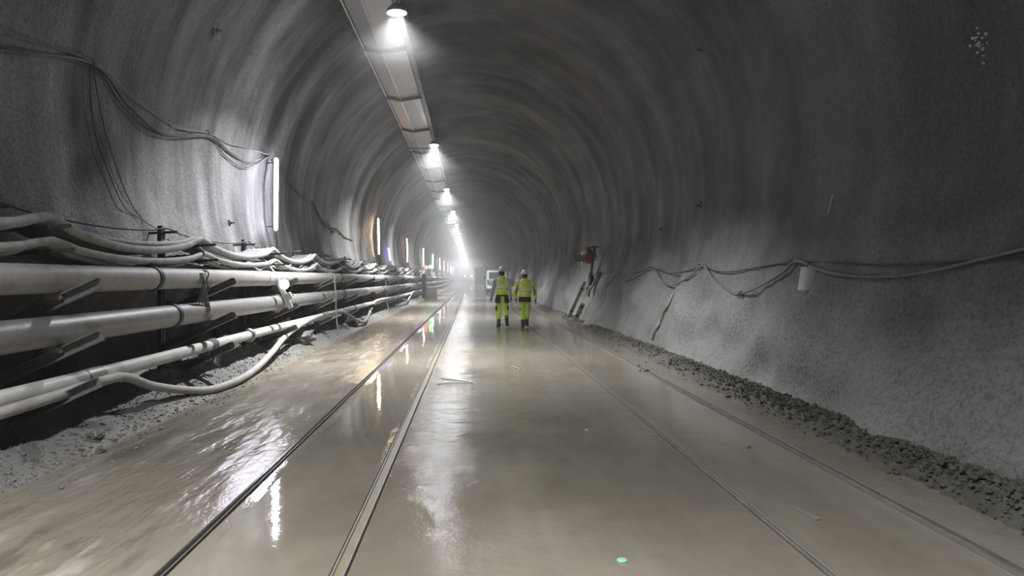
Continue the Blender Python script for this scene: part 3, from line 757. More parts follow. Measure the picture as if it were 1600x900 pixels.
# boards leaning on the wall
for lab, (pa, Da, wa), w in (('long muddy board leaning on the wall below the equipment post', ((888, 494), (914, 440), 26.2), .12), ('shorter pale board leaning on the wall next to the long one', ((899, 496), (911, 474), 25.6), .14)):
    D = wa; a = Vector(((pa[0]-VX)*D/F, D, .06)); b = Vector(((Da[0]-VX)*D/F, D, H-(Da[1]-VY)*D/F))
    wb_ = wall_pt(D, b.z, 1, .06); b.x = min(b.x, wb_.x)
    d = b-a; rot = d.to_track_quat('Z', 'Y').to_matrix()
    o_ = empty('leaning_board', a, lab, 'board', 'boards leaning on the bare wall')
    bm = bmesh.new(); box(bm, d*.5, (.05, w, d.length), rot, .006); obj('board', fix(bm), M_wood, o_)
    bm = bmesh.new()
    for u in (.2, .8): box(bm, d*u - rot @ Vector((.035, 0, 0)), (.03, w*1.05, .07), rot, .004)
    obj('batten', fix(bm), M_steel, o_)
# dark folded sheet hanging off the cable
D = 24.0; p = wall_pt(D, 1.7, 1, .06); bm = bmesh.new(); rows = []
for j in range(12):
    v = j/11; wd = .03+.09*math.sin(PI*min(1, v*1.1))**.8*(1-v*.35)
    row = []
    for k in range(9):
        u = k/8-.5
        zz = -.82*v
        q = wall_pt(D, max(.2, p.z+zz), 1, .07+.03*math.cos(u*14)*(1-v*.3))
        row.append(bm.verts.new((q.x-p.x - .1*v, u*wd*2.6 - .2*v, zz)))
    rows.append(row)
for a, b in zip(rows, rows[1:]):
    for k in range(8): bm.faces.new((a[k], a[k+1], b[k+1], b[k]))
o = obj('folded_sheet', bm, M_sheet); o.location = p
sm = o.modifiers.new('thickness', 'SOLIDIFY'); sm.thickness = .012
tag(o, 'narrow dark folded sheet hanging from the cable beside the equipment post', 'sheet')
# pale streak raised as a concrete ridge, and a thin wire, right wall
for lab, a, b, r in (('pale slanting ridge in the concrete of the bare wall, above the mud', (1053, 458), (1018, 530), .03), ('thin pale wire sticking out high on the bare wall', (1301, 305), (1294, 333), .006)):
    pts = festoon([(a[0]+(b[0]-a[0])*u/8, a[1]+(b[1]-a[1])*u/8) for u in range(9)], .012 if r > .01 else .03); bm = bmesh.new(); tube(bm, smooth_path(pts, 5), r, 8)
    tag(obj('pale_wall_line', fix(bm), M_ridge if r > .01 else M_white), lab, 'rod')
# splash of lime high on the right wall
p = festoon([(1533, 66)], -.002)[0]
bm = bmesh.new()
for k in range(26):
    rnd = random.Random(900+k); yy = rnd.gauss(0, .035); zz = rnd.gauss(0, .085)
    q = wall_pt(p.y+yy, p.z+zz, 1, .001); stone(bm, (q.x-p.x, yy, zz), rnd.uniform(.008, .02), 1)
o = obj('lime_splash', bm, M_paper); o.location = p; tag(o, 'small white splash of lime high on the bare wall', 'splash')

# ---------------------------------------------------------------- things at the far end
# dark post with red box, grey cabinet
t = empty('hydrant_post', (-3.32, 51.5, ground(-3.32, 51.5)), 'dark post with a red box standing in front of the pipes by the grey cabinet', 'post')
bm = bmesh.new(); box(bm, (0, 0, .85), (.3, .12, 1.7), None, .02); box(bm, (0, -.02, .03), (.45, .3, .06), None, .01); obj('post', fix(bm), M_steel, t)
bm = bmesh.new(); box(bm, (.02, -.15, 1.12), (.3, .2, .6), None, .03); box(bm, (.02, -.26, 1.12), (.2, .02, .42), None, .01); obj('red_box', fix(bm), M_red, t)
bm = bmesh.new(); box(bm, (.2, -.08, 1.55), (.16, .14, .26), None, .02); obj('small_box', fix(bm), M_boxgrey, t)
t = empty('floor_cabinet', (-2.82, 52.3, ground(-2.82, 52.3)-.01), 'grey steel cabinet standing on the floor beside the pipes', 'cabinet')
bm = bmesh.new(); box(bm, (0, 0, .43), (.8, .5, .78), None, .015); obj('body', fix(bm), M_boxgrey, t)
bm = bmesh.new(); box(bm, (0, 0, .84), (.84, .54, .04), None, .01); box(bm, (-.2, 0, .87), (.16, .2, .04), None, .01); box(bm, (.18, 0, .87), (.16, .2, .04), None, .01); obj('lid', fix(bm), M_boxgrey, t)
bm = bmesh.new(); box(bm, (0, -.255, .43), (.7, .02, .66), None, .008); d_ = obj('door', fix(bm), M_boxgrey, t)
bm = bmesh.new(); box(bm, (.28, -.275, .45), (.03, .03, .14), None, .005); obj('handle', fix(bm), M_steel, d_)
bm = bmesh.new()
for xx in (-.34, .34): box(bm, (xx, 0, .02), (.08, .44, .06), None, .005)
obj('plinth', fix(bm), M_steel, t)
# signal lamps
for lab, px, py, D, c, st in (('round red glowing signal lamp above the pipes, over the grey cabinet', 666, 418, 56.0, (1, .08, .03), 6), ('round yellow-green glowing signal lamp just past the red one', 672.5, 417, 58.5, (.35, 1, .3), 5)):
    x = (px-VX)*D/F; z = H+(VY-py)*D/F
    t = empty('signal_lamp', (x, D, z), lab, 'signal lamp', 'signal lamps above the pipes')
    Mr = Matrix.Rotation(PI/2, 4, 'X')
    bm = bmesh.new(); lathe(bm, [(.16, -.12), (.17, -.02), (.17, .05), (.15, .06), (.14, .0)], 20, Mr); obj('housing', fix(bm), M_steel, t)
    bm = bmesh.new(); lathe(bm, [(.14, .02), (.11, .06), (.05, .085), (.01, .09)], 20, Mr); obj('lens', fix(bm), emit('signal_glow', c, st), t)
    bm = bmesh.new(); tube(bm, [(0, .06, -.05), (0, .1, -.55)], .02, 6); tube(bm, [(0, .1, -.5), (-.6, .1, -.45)], .02, 6); obj('stem', fix(bm), M_steel, t)

def wheel(parent, x, y, r, w):
    M = Matrix.Translation((x, y, r)) @ Matrix.Rotation(PI/2, 4, 'Y')
    bm = bmesh.new(); lathe(bm, [(r*.55, -w/2), (r*.9, -w/2), (r, -w*.35), (r, w*.35), (r*.9, w/2), (r*.55, w/2)], 24, M); o = obj('wheel', fix(bm), M_black, parent)
    bm = bmesh.new(); lathe(bm, [(r*.2, -w*.53), (r*.5, -w*.5), (r*.55, -w*.45), (r*.55, w*.45), (r*.5, w*.5), (r*.2, w*.53)], 16, M); obj('hub', fix(bm), M_galv, o)
# white van
M_van = simple('dusty_white_paint', (.62, .62, .61), .4, 0, .5, (.45, .43, .41), 1.5)
M_glass = simple('dark_window_glass', (.03, .055, .055), .08, 0, .15, (.2, .2, .2), 3)
M_teal = simple('teal_band', (.10, .22, .21), .45, 0, .3)
M_taill = simple('red_lens', (.35, .02, .02), .25, 0, .1)
VD = 72.0
t = empty('van', (2.45, VD, 0), 'dusty white van with dark rear window parked beyond the workers', 'van')
bm = bmesh.new()
secs = [(0, .98, .42, 1.55, 2.12), (.12, 1.0, .38, 1.5, 2.2), (3.2, 1.0, .38, 1.5, 2.22), (3.9, .98, .38, 1.4, 2.0), (4.3, .96, .38, 1.15, 1.3), (5.1, .92, .42, .95, 1.05)]
prev = None
for y, hw, z0, zs, zt in secs:
    ring = [bm.verts.new((sx*hw*k, y, z)) for sx, k, z in ((-1, .96, z0), (1, .96, z0), (1, 1, z0+.25), (1, 1, zs), (1, .9, zt-.06), (1, .8, zt), (-1, .8, zt), (-1, .9, zt-.06), (-1, 1, zs), (-1, 1, z0+.25))]
    if prev:
        for k in range(10): bm.faces.new((prev[k], prev[(k+1) % 10], ring[(k+1) % 10], ring[k]))
    else: bm.faces.new(ring)
    prev = ring
bm.faces.new(prev[::-1]); obj('body', fix(bm), M_van, t)
bm = bmesh.new(); box(bm, (0, -.02, 1.72), (1.5, .05, .6), None, .03); obj('rear_window', fix(bm), M_glass, t)
bm = bmesh.new(); box(bm, (0, -.02, 1.02), (1.5, .05, .45), None, .03); obj('rear_panel', fix(bm), M_teal, t)
bm = bmesh.new(); box(bm, (0, -.08, .5), (1.9, .2, .2), None, .04); obj('bumper', fix(bm), M_van, t)
for sx in (-1, 1):
    bm = bmesh.new(); box(bm, (sx*.88, -.02, 1.1), (.14, .06, .4), None, .02); obj('tail_lamp', fix(bm), M_taill, t)
    bm = bmesh.new(); box(bm, (sx*1.1, 3.7, 1.5), (.2, .12, .3), None, .03); obj('wing_mirror', fix(bm), M_black, t)
    for yy in (.95, 4.1): wheel(t, sx*.86, yy, .34, .24)
# box-body wagon further on
t = empty('wagon', (1.32, 105, 0), 'dark boxy site wagon standing on the track beyond the van', 'wagon')
bm = bmesh.new(); box(bm, (0, 2.6, 1.75), (1.75, 5.2, 2.1), None, .03); obj('body', fix(bm), simple('dark_grey_paint', (.12, .115, .115), .5, .1, .5), t)
bm = bmesh.new(); box(bm, (0, 2.6, 2.86), (2.05, 5.5, .12), None, .03); obj('roof', fix(bm), M_steel, t)
for sx in (-1, 1):
    bm = bmesh.new(); box(bm, (sx*.42, -.02, 1.72), (.74, .05, 1.8), None, .02); dd = obj('door', fix(bm), M_signgrey, t)
    bm = bmesh.new(); tube(bm, [(sx*.12, -.06, 1.0), (sx*.12, -.06, 2.2)], .02, 6); obj('bar', fix(bm), M_galv, dd)
    for yy in (.9, 4.3): wheel(t, sx*.62, yy, .38, .2)
bm = bmesh.new(); box(bm, (0, 2.6, .62), (1.2, 5.2, .18), None, .02); obj('chassis', fix(bm), M_steel, t)
# drum on a stand next to the wagon
t = empty('machine', (2.0, 92, 0), 'small pale machine with rounded top between the wagon and the van', 'machine')
bm = bmesh.new(); box(bm, (0, 0, .7), (.5, 1.0, .9), None, .08); obj('body', fix(bm), M_van, t)
bm = bmesh.new(); lathe(bm, [(.22, -.45), (.25, -.4), (.25, .4), (.22, .45)], 18, Matrix.Translation((0, 0, 1.35)) @ Matrix.Rotation(PI/2, 4, 'X')); obj('drum', fix(bm), M_galv, t)
for sx in (-1, 1): wheel(t, sx*.25, 0, .26, .14)
# yellow loader deep in the haze with its headlamps on
M_yel = simple('machine_yellow', (.55, .30, .05), .5, 0, .4)
t = empty('wheel_loader', (-.75, 168, 0), 'orange loader with lit headlamps, barely visible deep in the haze', 'loader')
bm = bmesh.new(); box(bm, (0, 2.2, 1.3), (2.0, 3.4, 1.1), None, .15); box(bm, (0, 4.6, 1.5), (1.8, 1.8, 1.2), None, .2); obj('body', fix(bm), M_yel, t)
bm = bmesh.new(); box(bm, (0, 2.6, 2.5), (1.5, 1.5, 1.4), None, .1); obj('cab', fix(bm), M_glass, t)
bm = bmesh.new(); box(bm, (0, 2.6, 3.25), (1.6, 1.6, .12), None, .04); obj('cab_roof', fix(bm), M_yel, t)
bm = bmesh.new(); prism(bm, [(-1.2, .2), (1.2, .2), (1.2, 1.2), (-1.2, 1.2)], -.9, -.2); obj('bucket', fix(bm), M_steel, t)
for sx in (-1, 1):
    bm = bmesh.new(); tube(bm, smooth_path([(sx*.5, 1.2, 1.7), (sx*.5, .3, 1.5), (sx*.5, -.3, .7)], 4), .1, 8); obj('lift_arm', fix(bm), M_yel, t)
    for yy in (.9, 4.2): wheel(t, sx*.9, yy, .65, .5)
    bm = bmesh.new(); lathe(bm, [(.13, 0), (.12, .05), (.05, .08)], 14, Matrix.Translation((sx*.75, .5, 1.95)) @ Matrix.Rotation(PI/2, 4, 'X')); obj('headlamp', fix(bm), emit('headlamp_glow', (1, .85, .62), 220), t)

# ---------------------------------------------------------------- haze hanging in the tunnel, thicker further in
def haze(y0, density, zmin=-9, zmax=99, label='pale dusty haze hanging in the tunnel'):
    m = bpy.data.materials.new('haze'); m.use_nodes = True; nt = m.node_tree; nt.nodes.clear()
    o_ = nt.nodes.new('ShaderNodeOutputMaterial'); v = nt.nodes.new('ShaderNodeVolumeScatter')
    v.inputs['Color'].default_value = (1, .99, .98, 1); v.inputs['Density'].default_value = density; v.inputs['Anisotropy'].default_value = .3
    nt.links.new(v.outputs[0], o_.inputs['Volume'])
    bm = bmesh.new(); prism(bm, [(p.x*1.12, p.z+.3) for p, s_ in PROF[::6] if zmin < p.z < zmax][::-1], y0, 252 if zmin < 0 else 60)
    return tag(obj('haze', fix(bm), m, smooth=False), label, 'haze', kind='stuff')
haze(27, .0045); haze(44, .0035); haze(85, .02, zmax=4.2, label='thick pale dust haze low down at the far end of the tunnel')
haze(7, .005, 4.6, label= 'thin bluish haze gathered under the tunnel roof')

# ---------------------------------------------------------------- small things on the floor
for lab, px, py, r in (('pale green disc on the wet floor, closest to the camera', 972, 877, .028), ('pale green disc on the wet floor farther up the track', 917, 672, .022)):
    y = H*F/(py-VY); x = (px-VX)*y/F
    bm = bmesh.new(); lathe(bm, [(r*.9, 0), (r, .002), (r, .007), (r*.85, .011), (r*.3, .012)], 16); o = obj('green_disc', fix(bm), M_green); o.location = (x, y, ground(x, y)); tag(o, lab, 'disc', 'pale green discs on the floor')  # small pale green marks, drawn as thin raised discs
def on_floor(px, py): y = H*F/(py-VY); return Vector(((px-VX)*y/F, y, ground((px-VX)*y/F, y)))
p = on_floor(1260, 802); bm = bmesh.new()
poly = [(-.045, .19), (-.036, .06), (-.01, -.14), (.035, -.13), (.042, -.1), (.005, .03), (-.03, .18)]
a = [bm.verts.new((x, y, .003+.004*math.sin(9*x))) for x, y in poly]; b = [bm.verts.new((x, y, .007+.004*math.sin(9*x))) for x, y in poly]
bm.faces.new(a[::-1]); bm.faces.new(b)
for k in range(len(a)): bm.faces.new((a[k], a[(k+1) % 7], b[(k+1) % 7], b[k]))
o = obj('plastic_scrap', fix(bm), M_tape); o.location = p; tag(o, 'torn pale plastic scrap lying between the two rails by the mud ridge', 'scrap')
TW_ = [(683, 601, 729, 599, 'dark twig lying on the lamp reflection, the nearer of the crossing pair'), (690, 592, 740, 600, 'slim dark twig lying across the lamp reflection beside the other'), (797, 573, 812, 578, 'short dark stick on the floor in front of the workers')]
for ax, ay, bx, by, lab in TW_:
    a, b = on_floor(ax, ay), on_floor(bx, by); m = (a+b)/2; bm = bmesh.new()
    tube(bm, smooth_path([a-m+Vector((0, 0, .008)), Vector((.01, .03, .014)), b-m+Vector((0, 0, .008))], 5), .008, 6)
    o = obj('twig', fix(bm), M_wood); o.location = m; tag(o, lab, 'stick', 'sticks on the wet floor')
# mud clods scattered beside the tracks
for k, (px, py, r) in enumerate([(997, 573, .03), (1010, 581, .04), (1000, 580, .02), (962, 549, .03), (1130, 645, .02), (1170, 700, .015)]):
    p = on_floor(px, py); bm = bmesh.new(); stone(bm, (0, 0, r*.4), r, 2)
    o = obj('mud_clod', bm, M_mud); o.location = p
    tag(o, ['brown clod between two others on the floor by the wide rail', 'largest brown clod of three on the floor by the wide rail', 'smallest brown clod of three on the floor by the wide rail', 'lone brown clod by the wide rail nearest the workers',
            'flat dark clod by the wide rail, halfway to the camera', 'tiny dark crumb by the wide rail, closest to the camera'][k], 'clod', 'mud clods beside the rail')

# ---------------------------------------------------------------- the two workers
def band_mat(name, base, z_bands, braces=None, zlim=(0, 9), seam=None):
    m = Mat(name); x, y, z = m.xyz()
    f = None
    def rng(s, a, b): return m.math('MULTIPLY', m.math('GREATER_THAN', s, a), m.math('LESS_THAN', s, b))
    for a, b in z_bands:
        q = rng(z, a, b); f = q if f is None else m.math('MAXIMUM', f, q)
    if braces:
        ax = m.math('ABSOLUTE', x); q = m.math('MULTIPLY', rng(ax, *braces), rng(z, *zlim)); f = q if f is None else m.math('MAXIMUM', f, q)
    fold = m.noise((9, 9, 5), 4, .6)
    c = m.mix(m.math('MULTIPLY', m.ramp(fold, [(.4, 0), (.7, 1)]), .3), base, tuple(v*.6 for v in base))
    m.col(m.mix(f, c, (.86, .88, .84)) if f is not None else c); m.set(Roughness=.7)
    m.bump(fold, .5, .03)
    return m.m
M_skin = simple('skin', (.45, .27, .2), .5, 0, .1, (.35, .2, .15))
M_hair = simple('dark_hair', (.018, .015, .013), .6, 0, .2, (.04, .035, .03))
M_helmet = simple('white_helmet', (.78, .78, .77), .3, 0, .2, (.6, .58, .55), 8)
M_glove = simple('dark_glove', (.045, .045, .045), .7, 0, .4)
M_boot = simple('muddy_boot', (.045, .035, .03), .55, 0, .5, (.12, .1, .085), 9)
M_sole = simple('boot_sole', (.02, .02, .02), .7)
M_lime = band_mat('lime_trousers', (.64, .88, .10), [])
M_vest = band_mat('yellow_vest', (.82, .93, .07), [(1.085, 1.135), (1.195, 1.245)], (.115, .165), (1.22, 1.6))
M_jacket = band_mat('yellow_jacket', (.84, .94, .07), [(1.06, 1.11), (1.165, 1.215)], (.115, .165), (1.19, 1.6))
M_sleeve = band_mat('yellow_sleeve', (.84, .94, .07), [(1.18, 1.235)])
M_shirt = band_mat('grey_blue_shirt', (.42, .50, .54), [])
M_navy = simple('navy_cloth', (.015, .017, .026), .75, 0, .3, (.04, .04, .05))

def skin_mesh(name, verts, edges, root, mat, parent, sub=1, extra=None):
    """one continuous surface grown over a skeleton; verts: (co, rx[, ry])"""
    me = bpy.data.meshes.new(name); me.from_pydata([v[0] for v in verts], edges, [])
    o = bpy.data.objects.new(name, me); COL.objects.link(o)
    md = o.modifiers.new('skin', 'SKIN'); md.use_smooth_shade = True
    sv = me.skin_vertices[0].data
    for i, v in enumerate(verts):
        sv[i].radius = (v[1], v[2] if len(v) > 2 else v[1]); sv[i].use_root = (i == root)
    sb = o.modifiers.new('sub', 'SUBSURF'); sb.levels = sub; sb.render_levels = sub
    dg = bpy.context.evaluated_depsgraph_get()
    nm = bpy.data.meshes.new_from_object(o.evaluated_get(dg))
    bpy.data.objects.remove(o)
    bm = bmesh.new(); bm.from_mesh(nm)
    if extra: extra(bm)
    return obj(name, bm, mat, parent)
def loft(bm, rings, seg=24, close=True):
    """rings: (cx, cy, z, rx, ry) ellipses"""
    rs = []
    for cx, cy, z, rx, ry in rings:
        rs.append([bm.verts.new((cx+rx*math.cos(2*PI*k/seg), cy+ry*math.sin(2*PI*k/seg), z)) for k in range(seg)])
    for a, b in zip(rs, rs[1:]):
        for k in range(seg): bm.faces.new((a[k], a[(k+1) % seg], b[(k+1) % seg], b[k]))
    if close: bm.faces.new(rs[0][::-1]); bm.faces.new(rs[-1])
def fingers(bm, w, d, side, back):
    """palm end w, direction d of the hand, side vector across it"""
    for k, ln in enumerate((.075, .085, .08, .062)):
        base = w + side*(k-1.5)*.019
        p = [base - d*.02, base + d*ln*.45 + back*.004, base + d*ln*.78 - back*.014, base + d*ln*.95 - back*.032]
        tube(bm, smooth_path(p, 3), [.0095]*7+[.0085]*2+[.006], 7)
    th = w - d*.055 - side*.035
    tube(bm, smooth_path([th, th - side*.022 + d*.025 - back*.008, th - side*.026 + d*.055 - back*.018], 3), [.011]*4+[.009]*2+[.007], 7)
def worker(loc, label, J, kind, rz=0):
    t = empty('person', loc, label, 'person', rz=rz)
    V = Vector
    hd = V(J['head'])
    # body under the clothes, with head, neck, arms, palms, legs and feet
    vs = [((0, 0, .95), .13, .10), ((0, .01, 1.12), .12, .09), ((0, .02, 1.32), .15, .10), ((0, .01, 1.45), .09, .07), (J['neck'], .052), (tuple(hd+V((0, -.005, -.06))), .066, .07), (tuple(hd), .078, .09), (tuple(hd+V((0, 0, .075))), .062, .075)]
    es = [(k, k+1) for k in range(7)]
    for s in ('l', 'r'):
        b = len(vs)
        vs += [(J['sh'+s], .055), (J['el'+s], .042), (J['wr'+s], .028), (tuple(V(J['wr'+s])+V(J['hd'+s])*.06), .036, .02), (tuple(V(J['wr'+s])+V(J['hd'+s])*.095), .034, .016)]
        es += [(3, b), (b, b+1), (b+1, b+2), (b+2, b+3), (b+3, b+4)]
    for s in ('l', 'r'):
        b = len(vs)
        vs += [(J['hip'+s], .085), (J['kn'+s], .058), (J['an'+s], .038), (J['toe'+s], .035, .025)]
        es += [(0, b), (b, b+1), (b+1, b+2), (b+2, b+3)]
    def face(bm):
        stone_ = lambda c, sx, sy, sz: bmesh.ops.transform(bm, matrix=Matrix.Translation(c) @ Matrix.Diagonal((sx, sy, sz, 1)), verts=bmesh.ops.create_uvsphere(bm, u_segments=10, v_segments=8, radius=1)['verts'])
        stone_(hd+V((0, .095, -.02)), .014, .02, .024)               # nose
        stone_(hd+V((0, .085, -.062)), .024, .012, .009)             # mouth
        for sx in (-1, 1):
            stone_(hd+V((sx*.082, -.01, -.015)), .012, .022, .034)   # ear
            stone_(hd+V((sx*.032, .082, .008)), .013, .01, .008)     # eye
    skin_mesh('body', vs, es, 0, M_skin, t, 2, face)
    # hair and helmet
    bm = bmesh.new(); rs = []
    for k in range(9):
        a = -.62+k*.16
        rs.append((hd.x, hd.y-.022, hd.z+a*.145, .088*math.cos(a*.75)*(1 if a > -.4 else .92), .10*math.cos(a*.7)))
    loft(bm, rs, 20); obj('hair', fix(bm), M_hair, t)
    he = empty('helmet', (hd.x, hd.y, hd.z+.045)); he.parent = t; he.rotation_euler.x = math.radians(J.get('nod', 0))
    bm = bmesh.new()
    loft(bm, [(0, 0, -.012, .126, .150), (0, 0, .0, .124, .148), (0, 0, .035, .119, .141), (0, -.003, .075, .102, .122), (0, -.004, .105, .074, .09), (0, -.004, .122, .038, .047), (0, -.004, .126, .008, .01)], 28); obj('shell', fix(bm), M_helmet, he)
    bm = bmesh.new(); loft(bm, [(0, .012, -.018, .134, .168), (0, .014, -.008, .136, .172), (0, .012, .0, .126, .152)], 28); obj('brim', fix(bm), M_helmet, he)
    bm = bmesh.new(); tube(bm, smooth_path([(0, -.135, .03), (0, -.112, .085), (0, -.06, .118), (0, 0, .127), (0, .06, .117), (0, .115, .08)], 4), .012, 8); obj('crest', fix(bm), M_helmet, he)
    bm = bmesh.new(); box(bm, (0, -.152, .0), (.05, .02, .025), None, .006); obj('adjuster', fix(bm), M_black, he)
    # gloved hands
    for s, sg in (('l', -1), ('r', 1)):
        d = V(J['hd'+s]).normalized(); wv = V(J['wr'+s])
        across = V((0, 1, 0)); across = (across - d*across.dot(d)).normalized(); back = V((sg, 0, 0))
        bm = bmesh.new()
        loft_pts = [wv - d*.03, wv + d*.01, wv + d*.05, wv + d*.09, wv + d*.105]
        tube(bm, loft_pts, [.036, .036, .043, .041, .03], 12)
        for v in bm.verts:                                              # flatten the palm
            q = (v.co-wv).dot(back); v.co -= back*q*.35
        fingers(bm, wv + d*.10, d, -across, back)
        obj('glove', fix(bm), M_glove, t)
    # trousers
    hp = J['hipz']
    tv = [((0, -.005, .93), .158, .118), ((0, 0, 1.02), .15, .112)]
    te = [(0, 1)]
    for s in ('l', 'r'):
        b = len(tv); h_, k_, a_ = V(J['hip'+s]), V(J['kn'+s]), V(J['an'+s])
        tv += [(tuple(h_+V((0, 0, -.06))), .108, .112), (tuple(h_.lerp(k_, .55)), .096, .098), (tuple(k_), .082, .082), (tuple(k_.lerp(a_, .45)), .082, .084), (tuple(k_.lerp(a_, .72)), .074, .076)]
        te += [(0, b), (b, b+1), (b+1, b+2), (b+2, b+3), (b+3, b+4)]
    skin_mesh('trousers', tv, te, 0, M_lime, t, 2)
    # boots
    for s in ('l', 'r'):
        k_, a_, e_ = V(J['kn'+s]), V(J['an'+s]), V(J['toe'+s])
        f = (e_-a_).normalized(); down = J['dn'+s]
        heel = a_ - f*.05 + V(down)*.03
        skin_mesh('boot', [(tuple(k_.lerp(a_, .58)), .068, .07), (tuple(k_.lerp(a_, .82)), .062, .064), (tuple(a_), .058, .06), (tuple(a_.lerp(e_, .5)+V(down)*.015), .05, .046), (tuple(e_), .046, .036), (tuple(heel), .046, .042)],
                  [(0, 1), (1, 2), (2, 3), (3, 4), (2, 5)], 2, M_boot, t, 2)
        bo = [c for c in kids(t) if c.name.startswith('boot')][-1]
        bm = bmesh.new(); f2 = f; dn = V(down); sd = f2.cross(dn).normalized(); dn = sd.cross(f2).normalized()*-1 if sd.cross(f2).dot(V(down)) < 0 else sd.cross(f2).normalized()
        c0 = a_ + dn*.055; rot = Matrix((sd, f2, dn)).transposed()
        box(bm, c0 + f2*.055, (.095, .27, .028), rot, .012); box(bm, c0 - f2*.045 + dn*.02, (.085, .075, .02), rot, .006)
        obj('sole', fix(bm), M_sole, bo)
    # upper clothes
    def torso(name, grow, z0, mat, hem=0, sub=2):
        prof_ = [(0, 0, z0, .165+grow+hem, .125+grow), (0, .0, z0+.08, .16+grow, .122+grow), (0, .005, 1.12, .158+grow, .118+grow), (0, .012, 1.25, .178+grow, .124+grow), (0, .012, 1.36, .196+grow, .122+grow),
                 (0, .01, 1.43, .185+grow, .108+grow), (0, .008, 1.475, .13+grow, .088+grow), (0, .008, 1.51, .075+grow, .07+grow), (0, .01, 1.535, .066+grow*.6, .064+grow*.6)]
        bm = bmesh.new(); loft(bm, prof_, 32); return obj(name, fix(bm), mat, t)
    def sleeve(s, mat, r0, rad=(.072, .066, .057, .048), name='sleeve'):
        a, b, c = V(J['sh'+s]), V(J['el'+s]), V(J['wr'+s])
        ins = V((0, 0, 1.42)).lerp(a+V((0, 0, -.01)), .5)
        bm = bmesh.new()
        tube(bm, smooth_path([ins, a, a.lerp(b, .5), b, b.lerp(c, .5), c+(c-b).normalized()*.0], 5), [r0*v for v in [.05, .055, .06, .066, .07]+[rad[0]]*3+[.5*(rad[0]+rad[1])]*4+[rad[1]]*5+[.5*(rad[1]+rad[2])]*4+[rad[2]]*3+[rad[3]]*2], 14)
        return obj(name, fix(bm), mat, t)
    def arc_patch(name, mat, a0, a1, rings, th=.012):
        """cloth patch wrapped round ellipses; rings: (cx, cy, z, rx, ry)"""
        bm = bmesh.new(); n = 9; G = {}
        for q, e in enumerate((0, th)):
            for j, (cx, cy, z, rx, ry) in enumerate(rings):
                for i in range(n):
                    a = a0+(a1-a0)*i/(n-1); G[q, j, i] = bm.verts.new((cx+(rx+e)*math.cos(a), cy+(ry+e)*math.sin(a), z))
        m = len(rings)
        for j in range(m-1):
            for i in range(n-1):
                for q in (0, 1): bm.faces.new((G[q, j, i], G[q, j, i+1], G[q, j+1, i+1], G[q, j+1, i]))
            for i in (0, n-1): bm.faces.new((G[0, j, i], G[1, j, i], G[1, j+1, i], G[0, j+1, i]))
        for i in range(n-1):
            for j in (0, m-1): bm.faces.new((G[0, j, i], G[0, j, i+1], G[1, j, i+1], G[1, j, i]))
        return obj(name, fix(bm), mat, t)
    if kind == 'vest':
        torso('shirt', 0, .93, M_shirt)
        for s in ('l', 'r'): sleeve(s, M_shirt, .88)
        v = torso('vest', .018, .985, M_vest, .004)
        arc_patch('back_label', M_paper, math.radians(-106), math.radians(-74), [(0, .012, 1.325, .196+.02, .128+.02), (0, .012, 1.385, .196+.02, .12+.02)], .004)
        # belt and holster pockets
        bm = bmesh.new(); loft(bm, [(0, -.004, .945, .183, .143), (0, -.004, .985, .18, .141)], 28); obj('belt', fix(bm), M_navy, t)
        for a0, a1 in ((-170, -108), (-72, -10)):
            arc_patch('holster_pocket', M_navy, math.radians(a0), math.radians(a1), [(0, -.012, .735, .205, .158), (0, -.01, .83, .2, .158), (0, -.006, .94, .185, .145)], .018)
        for s, sg in (('l', -1), ('r', 1)):
            k_ = V(J['kn'+s]); a0 = math.radians(180 if sg < 0 else -60)
            arc_patch('knee_patch', M_navy, a0, a0+math.radians(60), [(k_.x, k_.y, k_.z+.0, .088, .088), (k_.x, k_.y, k_.z+.14, .094, .094)], .008)
    else:
        j_ = torso('jacket', .03, .965, M_jacket, .012)
        for s in ('l', 'r'):
            sl = sleeve(s, M_sleeve, 1.06)
            a, b, c = V(J['sh'+s]), V(J['el'+s]), V(J['wr'+s]); sg = -1 if s == 'l' else 1
            off = V((-sg*.008, -.064, 0))
            bm = bmesh.new(); tube(bm, smooth_path([a.lerp(b, .35)+off*1.04, a.lerp(b, .7)+off*1.02, b+off*1.02, b.lerp(c, .5)+off*.95], 4), [.014]*4+[.02]*5+[.018]*4, 8); obj('black_stripe', fix(bm), M_navy, t)
        arc_patch('back_label', M_paper, math.radians(-100), math.radians(-80), [(0, .012, 1.315, .196+.032, .126+.032), (0, .012, 1.36, .196+.032, .122+.032)], .004)
        bm = bmesh.new(); loft(bm, [(0, -.006, .80, .188, .152), (0, -.006, .84, .196, .156), (0, -.004, .97, .192, .15), (0, -.004, 1.0, .18, .14)], 28); obj('waistband', fix(bm), M_navy, t)
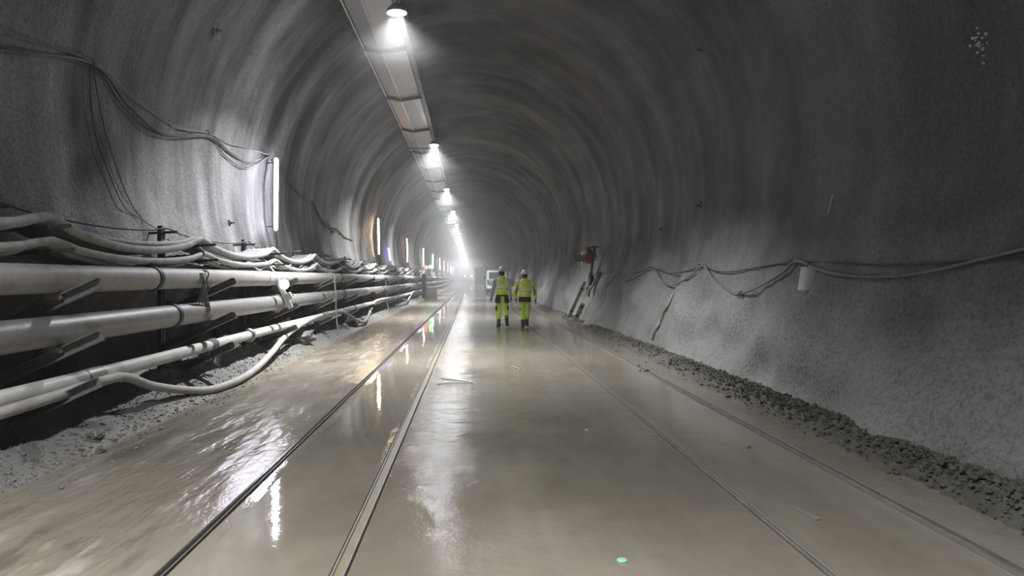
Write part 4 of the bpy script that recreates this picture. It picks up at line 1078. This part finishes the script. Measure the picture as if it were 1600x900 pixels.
        for s, sg in (('l', -1), ('r', 1)):
            k_ = V(J['kn'+s]); a0 = math.radians(195 if sg < 0 else -62)
            if s == 'r': arc_patch('thigh_patch', M_navy, a0, a0+math.radians(58), [(k_.x, k_.y, k_.z+.08, .092, .094), (k_.x, k_.y, k_.z+.2, .1, .1)], .008)
            else: arc_patch('pocket_flap', M_navy, a0, a0+math.radians(50), [(k_.x, k_.y, k_.z+.06, .092, .094), (k_.x, k_.y, k_.z+.09, .095, .096)], .008)
    bm = bmesh.new(); loft(bm, [(J['neck'][0], .008, 1.49, .085, .08), (J['neck'][0], .008, 1.54, .072, .072), (J['neck'][0], .008, 1.552, .068, .068)], 20); obj('collar', fix(bm), M_vest if kind == 'vest' else M_sleeve, t)
    return t
J1 = dict(head=(-.01, .035, 1.665), neck=(0, .015, 1.53), shl=(-.195, .01, 1.42), shr=(.195, .01, 1.42), ell=(-.275, -.04, 1.15), elr=(.255, .0, 1.14), wrl=(-.325, .03, .91), wrr=(.285, .12, .92),
          hdl=(-.12, .25, -.96), hdr=(.05, .35, -.93), hipz=.92, hipl=(-.095, 0, .90), hipr=(.095, 0, .90), knl=(-.105, .02, .50), knr=(.105, .05, .51), anl=(-.10, -.01, .10), anr=(.135, -.24, .23),
          toel=(-.135, .15, .05), toer=(.15, -.17, .07), dnl=(0, 0, -1), dnr=(0, -1, -.35))
J2 = dict(head=(.0, .045, 1.655), neck=(0, .02, 1.53), shl=(-.205, .01, 1.42), shr=(.205, .01, 1.42), ell=(-.285, -.02, 1.15), elr=(.295, -.02, 1.15), wrl=(-.275, .1, .93), wrr=(.335, .04, .90),
          hdl=(.1, .3, -.95), hdr=(.08, .2, -.97), hipz=.92, hipl=(-.09, 0, .90), hipr=(.09, 0, .90), knl=(-.08, .02, .50), knr=(.085, .08, .51), anl=(-.06, -.02, .10), anr=(.07, .16, .13),
          toel=(-.075, .14, .05), toer=(.11, .31, .08), dnl=(0, 0, -1), dnr=(0, -.2, -1))
worker((.93, 22.6, .0), 'person walking away in yellow vest over grey-blue sleeves, white helmet, black holster pockets', J1, 'vest')
wk = worker((1.62, 22.5, .0), 'person walking away in long-sleeved yellow jacket with black arm stripes and dark waistband', J2, 'jacket')
wk.scale = (.975, .975, .955)
